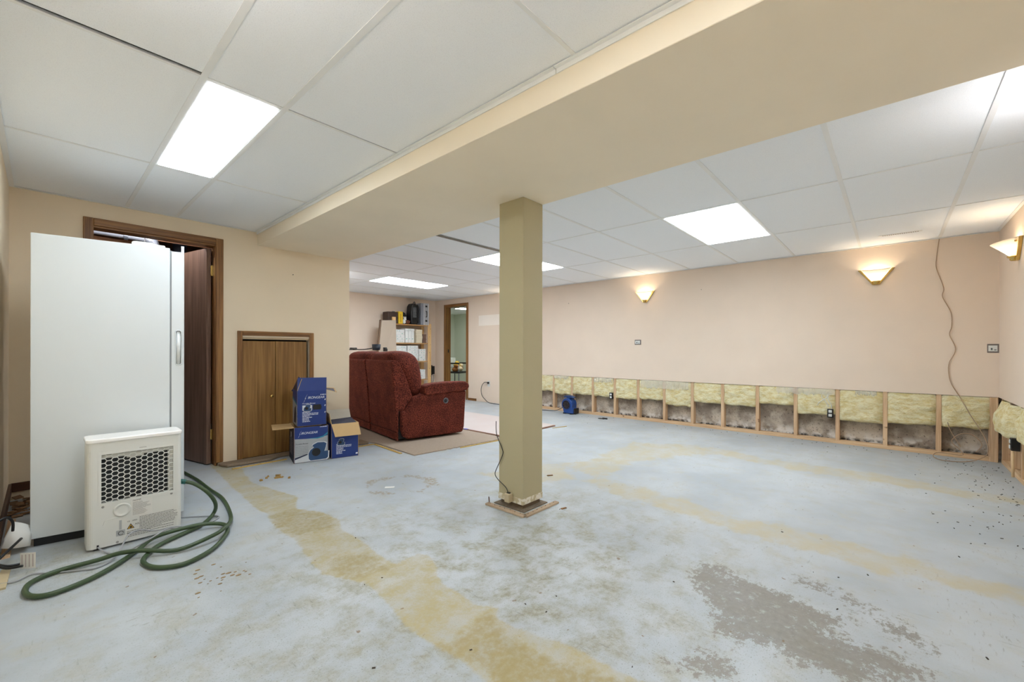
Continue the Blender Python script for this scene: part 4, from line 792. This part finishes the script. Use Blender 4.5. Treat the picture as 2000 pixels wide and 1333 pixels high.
sconce((5.185, YM, 1.855), math.pi, 'brass wall lamp on the right wall at the picture edge')
sconce((X1, 5.34, 1.85), -math.pi / 2, 'brass wall lamp added on the long wall, hidden behind the column')  # added to carry the lamp row on, more uplight for the ceiling
sconce((2.75, YM, 1.80), math.pi, 'brass wall lamp on the right wall, the one nearer the beam', UPLIGHT_W * .3)
sconce((.75, YM, 1.80), math.pi, 'unseen brass wall lamp added on the right wall beside the left wall', UPLIGHT_W * 1.25)  # out-of-view fill lamp, brightens the near ceiling
sconce((X0, 1.1, 1.80), math.pi / 2, 'unseen brass wall lamp added on the left wall', UPLIGHT_W * .5)  # unseen, added for light on the left ceiling
sconce((XB1, 6.3, 1.80), math.pi / 2, 'unseen brass wall lamp added on the short wall behind the doorway wall', UPLIGHT_W)  # unseen, added to lift the far ceiling
# sconce local -y must face the room: long wall faces -x, right wall faces +y

# wall plates
def plate(name, loc, rz, wd, ht, label, cat='outlet', dark=True):
    t = thing(name, label, cat, loc, rz); box((-wd / 2, -.006, -ht / 2), (wd / 2, 0, ht / 2), 'cover', plain('pewter', (120, 112, 108), .4, .3) if dark and 'pewter' not in bpy.data.materials else bpy.data.materials.get('pewter', white_pl), t, bevel=.002, seg=1)
    box((-wd * .40, -.009, -ht * .32), (wd * .36, -.006, ht * .32), 'insert', white_pl, t); m = MB(); m.box((-wd * .2, -.010, -ht * .2), (-wd * .05, -.009, ht * .05)); m.box((wd * .08, -.010, -ht * .22), (wd * .28, -.009, -ht * .12)); m.build('toggle', plain('grey_tog', (90, 96, 96), .5), t); return t
plate('thermostat', (X1, 2.852, 1.176), -math.pi / 2, .10, .075, 'small grey and white wall plate below the farther wall lamp', 'thermostat')
plate('wall_switch', (X1, -.712, 1.076), -math.pi / 2, .075, .085, 'grey framed switch plate beside the room corner', 'switch')
ot = thing('wall_outlet', 'wall outlet with black plug between far doorway and column', 'outlet', (X1, 6.035, .38), -math.pi / 2); box((-.035, -.006, -.057), (.035, 0, .057), 'cover', white_pl, ot, bevel=.002, seg=1); box((-.018, -.035, .0), (.018, -.006, .035), 'plug', black, ot, bevel=.004)
m = MB(); m.tube(smooth_path([(X1 - .035, 6.04, .40), (X1 - .05, 6.12, .40), (X1 - .05, 6.20, .30), (X1 - .06, 6.18, .15), (X1 - .06, 6.08, .06), (X1 - .1, 5.9, .01), (X1 - .12, 5.5, .008)], 5), .006, 7); tag(m.build('outlet_cord', black, smooth=True), 'black cord hanging from the far wall outlet to the floor', 'cord')
m = MB(); m.box((X1 - .001, 5.62, 1.555), (X1 - .0002, 6.335, 1.766)); m.build('paint_patch', wall_mat('pale_patch', (238, 228, 216)), wlong)
for i, (x, y, z, lb2) in enumerate(((X1, 4.106, 1.856, 'tiny dark nail in the long wall just right of the column'), (X1, 1.934, 1.885, 'tiny dark nail in the long wall between the two wall lamps'), (1.705, Y1, 1.816, 'tiny dark nail in the beige wall above the closet'))):
    m = MB(); m.tube([(x, y, z), (x - (.012 if i < 2 else 0), y - (0 if i < 2 else .012), z)], .004, 6); tag(m.build('nail', black), lb2, 'nail')
# vent in ceiling
V = thing('ceiling_vent', 'thin slotted white vent in a ceiling tile above the nearer wall lamp', 'vent', (5.52, -.057, H + .002)); box((-.018, -.155, -.004), (.018, .155, 0), 'plate', fix_m, V, bevel=.001, seg=1); m = MB()
for i in range(17): m.box((-.009, -.130 + i * .0155, -.0050), (.009, -.120 + i * .0155, -.0041))
m.build('slots', black, V)
# hanging cable
cab = [(X1 - .008, -.352, 2.175), (X1 - .008, -.334, 2.0), (X1 - .008, -.333, 1.88), (X1 - .01, -.383, 1.684), (X1 - .01, -.376, 1.592), (X1 - .01, -.433, 1.436), (X1 - .01, -.44, 1.30), (X1 - .01, -.425, 1.21), (X1 - .012, -.466, 1.07), (X1 - .01, -.422, .929), (X1 - .01, -.420, .82), (X1 - .012, -.44, .72), (X1 - .012, -.493, .605), (5.965, -.56, .44), (5.94, -.61, .33), (5.92, -.655, .22), (5.90, -.67, .13), (5.87, -.64, .06), (5.79, -.52, .012), (5.72, -.36, .012), (5.76, -.30, .03), (5.88, -.34, .055), (5.93, -.50, .045), (5.98, -.50, .08), (6.0, -.44, .16), (5.99, -.50, .24), (5.99, -.58, .24), (5.99, -.64, .16), (5.98, -.60, .08)]
m = MB(); m.tube(smooth_path(cab, 6), .0036, 6); tag(m.build('hanging_cable', plain('brown_cable', (168, 140, 112), .5), smooth=True), 'thin brown cable hanging down the long wall and looping on the floor', 'cable')
m = MB(); m.tube(smooth_path([(6.03, -.41, .40), (6.0, -.42, .30), (5.99, -.46, .20), (5.97, -.50, .12)], 5), .0036, 6); tag(m.build('cable_end', bpy.data.materials['brown_cable'], smooth=True), 'loose brown cable end below the insulation in the last bay', 'cable')
# receptacle boxes in the stud bays
def recept(loc, rz, label):
    t = thing('junction_box', label, 'junction box', loc, rz); box((-.028, -.02, -.05), (.028, .03, .05), 'box', black, t, bevel=.003, seg=1)
    for z in (-.022, .022): box((-.016, -.026, z - .015), (.016, -.02, z + .015), 'socket', white_pl, t, bevel=.003, seg=1)
recept((X1 + .01, 3.30, .335), -math.pi / 2, 'small black junction box with white sockets in a far stud bay')
j2 = recept((X1 - .01, .52, .34), -math.pi / 2, 'black junction box with dangling white wires in a nearer stud bay')
m = MB()
for pts in ([(6.02, .56, .60), (5.99, .60, .53), (5.985, .56, .47), (6.0, .53, .40)], [(6.02, .52, .60), (5.985, .55, .52), (5.985, .62, .46), (6.0, .64, .42)], [(6.02, .54, .59), (5.98, .54, .50), (5.985, .51, .44), (6.0, .51, .39)]): m.tube(smooth_path(pts, 5), .0035, 6)
tag(m.build('white_wires', paperw, smooth=True), 'loose white wires tangled above the black junction box', 'wires')
recept((5.22, YM + .02, .30), math.pi, 'black junction box under the bulging insulation on the right wall')
m = MB(); m.tube([(5.20, YM + .03, .25), (5.20, YM + .028, .04)], .009, 8); tag(m.build('conduit', plain('cream_cable', (222, 190, 146), .5), smooth=True), 'cream cable running down to the right wall plate', 'cable')
# cord and plug on the column
m = MB(); m.tube(smooth_path([(2.095, 2.03, .56), (2.090, 2.02, .47), (2.092, 1.97, .38), (2.092, 1.965, .34), (2.088, 2.01, .25), (2.085, 2.03, .20), (2.08, 2.0, .17), (2.078, 1.93, .135), (2.075, 1.905, .112), (2.075, 1.902, .098)], 6), .0026, 6); tag(m.build('column_cord', black, smooth=True), 'thin black cord hanging down the column to a beige plug box', 'cord')
pb = thing('plug_box', 'beige plug-in adapter near the foot of the column', 'adapter', (2.099, 1.895, .04)); box((-.045, -.022, .0), (-.001, .022, .058), 'case', beige_pl, pb, bevel=.006, seg=2); box((-.03, -.012, .058), (-.016, .012, .064), 'cord_boot', black, pb)

# ------------------------------------------------------------------ shelf unit at the far wall
SY = 7.42; sx0, sx1 = 4.72, 5.60
SH = thing('shelving_unit', 'tall pine shelving unit against the far wall behind the sofa', 'shelf', (0, 0, 0))
for x in (sx0 - .04, sx1 - .04):
    for y in (SY, SY + .26):
        if y == SY: zt = 1.72 if x < 5 else 1.62
        else: zt = 1.74 if x < 5 else 1.62
        po = box((x, y, 0), (x + .075, y + .032, zt), 'post', pine, SH, bevel=.002, seg=1)
        if y == SY:
            m = MB()
            for i in range(9): m.tube([(x + .04 + .012 * (-1) ** i, y + .001, .15 + i * .17), (x + .04 + .012 * (-1) ** i, y - .002, .15 + i * .17)], .006, 8)
            m.build('bolt_holes', black, po)['kind'] = 'stuff'
zsh = [1.570, 1.185, .800, .415, .08]
for z in zsh: box((sx0 + .036, SY + .02, z), (sx1 - .045, SY + .28, z + .02), 'shelf_board', pine_x, SH, bevel=.001, seg=1)
gnames = 'white paper packets on the shelving unit'
green = plain('green_print', (120, 180, 166), .6)
WH_ = ['lowest', 'second', 'third', 'fourth', 'fifth', 'sixth', 'seventh', 'eighth', 'ninth']
def ream(x, z, wdt, h, lab, mm=paperw, dots=True, cat='packet'):
    t = thing('paper_packet', lab, cat, (x, SY + .035, z), random.uniform(-.03, .03), gnames); box((0, 0, 0), (wdt, .21, h), 'packet', mm, t, bevel=.003, seg=1)
    if dots:
        m = MB(); r = random.Random(int(x * 1000 + z * 777))
        for i in range(2): a = r.uniform(.01, wdt - .04); m.quad((a, -.001, h * .3), (a + .014, -.001, h * .3), (a + .014, -.001, h * .3 + .016), (a, -.001, h * .3 + .016))
        m.build('green_mark', green, t)
    return t
def stack(x, z, wdt, h, n_, where, mm=paperw, dots=True, gap=.0015):
    for i in range(n_): ream(x + random.uniform(-.006, .006), z + i * (h + gap), wdt, h, ('white packet, %s of the %s' % (WH_[i], where)) if n_ > 1 else 'white packet, %s' % where, mm, dots)
z1 = zsh[1] + .022
stack(4.785, z1, .20, .052, 5, 'leftmost stack on the upper shelf')
for i in range(3): ream(5.005 + i * .072, z1, .068, .245, 'upright white packet, %s of the three in the middle of the upper shelf' % ('left', 'middle', 'right')[i])
ream(5.0, z1 + .248, .23, .045, 'white packet lying flat across the upright ones on the upper shelf')
cream = plain('cream_paper', (226, 216, 190), .7); stack(5.27, z1, .155, .030, 9, 'thin cream stack on the upper shelf', cream, False)
stack(5.44, z1, .09, .030, 6, 'narrow brown stack at the post on the upper shelf', plain('brownish', (120, 92, 78), .7), False)
z2 = zsh[2] + .022
stack(4.785, z2, .25, .052, 6, 'left stack on the middle shelf'); stack(5.06, z2, .26, .053, 6, 'central stack on the middle shelf'); stack(5.345, z2, .17, .05, 5, 'right stack on the middle shelf')
z3 = zsh[3] + .022
stack(5.35, z3, .16, .05, 4, 'right stack on the lower shelf'); stack(5.1, z3, .22, .05, 4, 'middle stack on the lower shelf')
zt = zsh[0] + .022
# case and yellow box
t = thing('brown_case', 'dark brown hard case standing at the end of the top shelf', 'case', (4.60, SY + .04, zt + .0)); box((0, 0, 0), (.235, .2, .235), 'body', plain('case_brown', (64, 44, 34), .5), t, bevel=.015, seg=3); box((.0, -.003, .11), (.235, 0, .118), 'seam', black, t); box((.09, -.02, .225), (.15, .0, .24), 'handle', black, t, bevel=.004)
t = thing('yellow_box', 'bright yellow box on the top shelf beside the brown case', 'box', (4.84, SY + .03, zt)); box((0, 0, 0), (.10, .2, .25), 'body', plain('yellow', (226, 186, 40), .5), t, bevel=.003, seg=1); box((.03, -.001, .03), (.06, 0, .2), 'side_print', plain('yellow_dark', (190, 150, 40), .5), t)
t = thing('black_hat', 'black rounded object behind the white items on the top shelf', 'hat', (5.04, SY + .205, zt)); m = MB(); m.lathe([(.082, 0), (.085, .1), (.08, .18), (.06, .235), (.02, .26)], (0, 0, 0), 20); m.build('crown', black, t, smooth=True)
t = thing('white_figurine', 'white plush-like figure lying on the top shelf beside the yellow box', 'figurine', (4.985, SY + .06, zt))
def blob(c, r_, nm, mm, par, sq=(1, 1, 1)):
    m = MB(); m.lathe([(r_ * math.sin(a), -r_ * math.cos(a)) for a in np.linspace(.15, math.pi - .15, 9)], (0, 0, 0), 14, mat=Matrix.Translation(c) @ Matrix.Diagonal((*sq, 1))); return m.build(nm, mm, par, smooth=True)
blob((0, 0, .04), .038, 'torso', paperw, t, (1., 1, 1)); blob((.02, 0, .10), .034, 'head', paperw, t); blob((.04, 0, .14), .014, 'ear', paperw, t); blob((.0, 0, .14), .014, 'ear', paperw, t); blob((-.02, -.02, .07), .02, 'arm', paperw, t)
t = thing('brown_pouch', 'small reddish-brown pouch on the top shelf before the backpack', 'pouch', (5.085, SY + .04, zt)); blob((0, .03, .045), .046, 'body', plain('leather', (120, 70, 46), .6), t, (1.1, .7, .85)); box((-.03, -.012, .05), (.03, -.004, .07), 'strap', plain('leather2', (90, 50, 34), .6), t)
t = thing('black_backpack', 'tall black backpack with grey panel on the top shelf', 'backpack', (5.22, SY + .08, zt), .05)
m = MB(); m.prism([(-.07, 0), (.085, 0), (.09, .28), (.075, .40), (.03, .45), (-.03, .44), (-.065, .38), (-.085, .2)], -.05, .13, 1); m.build('body', black, t, bevel=.02, seg=3); box((-.045, -.062, .14), (.045, -.05, .36), 'front_panel', plain('grey_mesh', (96, 98, 100), .7, var=.5, scale=40), t, bevel=.008)
m = MB(); m.tube(smooth_path([(.08, -.04, .42), (.11, -.06, .3), (.10, -.05, .05)], 5), .012, 8); m.tube(smooth_path([(.0, 0, .45), (.03, -.01, .48), (.06, 0, .44)], 4), .007, 6); m.build('strap', black, t)
alu = plain('aluminium', (190, 194, 202), .35, .5, var=.05)
t = thing('silver_case', 'silver aluminium case standing upright at the end of the top shelf', 'case', (5.37, SY + .0, zt)); box((0, 0, 0), (.125, .26, .46), 'shell', plain('alu_dark', (150, 154, 164), .4, .4), t, bevel=.006, seg=2); box((.068, -.004, -.0), (.185, .26, .462), 'lid', alu, t, bevel=.006, seg=2)
m = MB()
for x in (.066, .186): m.box((x - .006, -.009, 0), (x + .006, -.003, .462))
m.build('edge_rail', plain('bright_rail', (232, 234, 238), .3, .4), t); m = MB(); m.tube(smooth_path([(.12, -.006, .17), (.12, -.035, .18), (.12, -.035, .28), (.12, -.006, .29)], 4), .008, 8); m.build('handle', black, t)
for z in (.07, .38): box((.105, -.012, z), (.15, -.004, z + .035), 'latch', black, t)
# leaning boards
t = thing('leaning_board', 'large flat grey-beige board leaning on the left post of the shelving', 'board', (0, 0, 0)); m = MB(); m.board((4.30, SY - .06, .55), (4.71, SY - .10, .55), (4.745, SY - .02, 1.655), (4.425, SY - .02, 1.635), .02, 0, 0); m.build('panel', board_m, t, fix=False); m = MB(); m.board((4.28, SY - .03, .55), (4.32, SY - .035, .55), (4.425, SY - .005, 1.65), (4.40, SY - .005, 1.645), .03); m.build('rim', [plain('rim_brown', (110, 84, 62), .6)] * 2, t, fix=False)
box((4.29, SY - .10, 0), (4.72, SY - .02, .55), 'lower_panel', board_m, t)
t = thing('small_broom', 'black-bristled brush with metal stand in the corner by the shelving', 'brush', (5.80, 7.60, 0)); m = MB(); m.box((-.05, -.02, .50), (-.005, .02, .72)); m.box((.015, -.02, .52), (.055, .02, .70)); m.build('bristles', black, t, bevel=.006); m = MB(); m.tube([(-.02, 0, .02), (-.02, 0, .5)], .008, 8); m.tube(smooth_path([(.03, 0, .53), (.04, 0, .4), (.0, 0, .3), (.09, 0, .28)], 4), .007, 6); m.build('stand', galv, t); m = MB(); m.lathe([(.09, 0), (.09, .02), (.03, .04), (.02, .04)], (0, 0, 0), 16); m.build('foot', galv, t)

# ------------------------------------------------------------------ chair with bundle beyond the far door
t = thing('metal_chair', 'black-seated chair with white back in the room beyond the far doorway', 'chair', (7.98, 9.30, 0), .3)
box((-.24, -.22, .40), (.24, .24, .45), 'seat', black, t, bevel=.012); m = MB(); m.box((-.22, .20, .55), (.24, .235, .84)); m.build('backrest', plain('white_back', (224, 230, 222), .4), t, bevel=.03, seg=3)
for x, y, z in ((-.21, -.19, .68), (.21, -.19, .40), (-.21, .21, .56), (.21, .21, .56)):
    m = MB(); m.tube([(x, y, 0), (x, y, z)], .013, 8); m.build('leg', galv if x < 0 and y < 0 else black, t, smooth=True)
box((-.23, -.21, .66), (-.19, .22, .70), 'armrest', black, t, bevel=.008); box((.19, -.21, .66), (.23, .22, .70), 'armrest', black, t, bevel=.008)
t = thing('cloth_bundle', 'yellow and orange-brown crumpled bundle piled on the far chair', 'bundle', (7.98, 9.28, .45), .3); yel = plain('yel_cloth', (226, 190, 70), .6, var=.2, scale=20); org = plain('org_cloth', (190, 120, 60), .6, var=.25, scale=20); crm = plain('crm_cloth', (230, 210, 170), .7, var=.1)
for i, (c, r_, mm) in enumerate((((-.12, 0, .06), .09, org), ((.0, -.06, .07), .10, crm), ((.12, .0, .08), .10, org), ((-.02, 0, .17), .10, yel), ((.1, -.05, .17), .07, crm), ((.04, .04, .25), .06, yel), ((-.14, -.04, .15), .06, org))): blob(c, r_, 'fold', mm, t, (1.2, 1, .75))

for o in bpy.data.objects:
    if o.parent is not None and o.name.split('.')[0] in ('fine_print', 'warning_text', 'slots', 'print', 'side_print', 'honeycomb_grille', 'filter_frame'): o['kind'] = 'stuff'
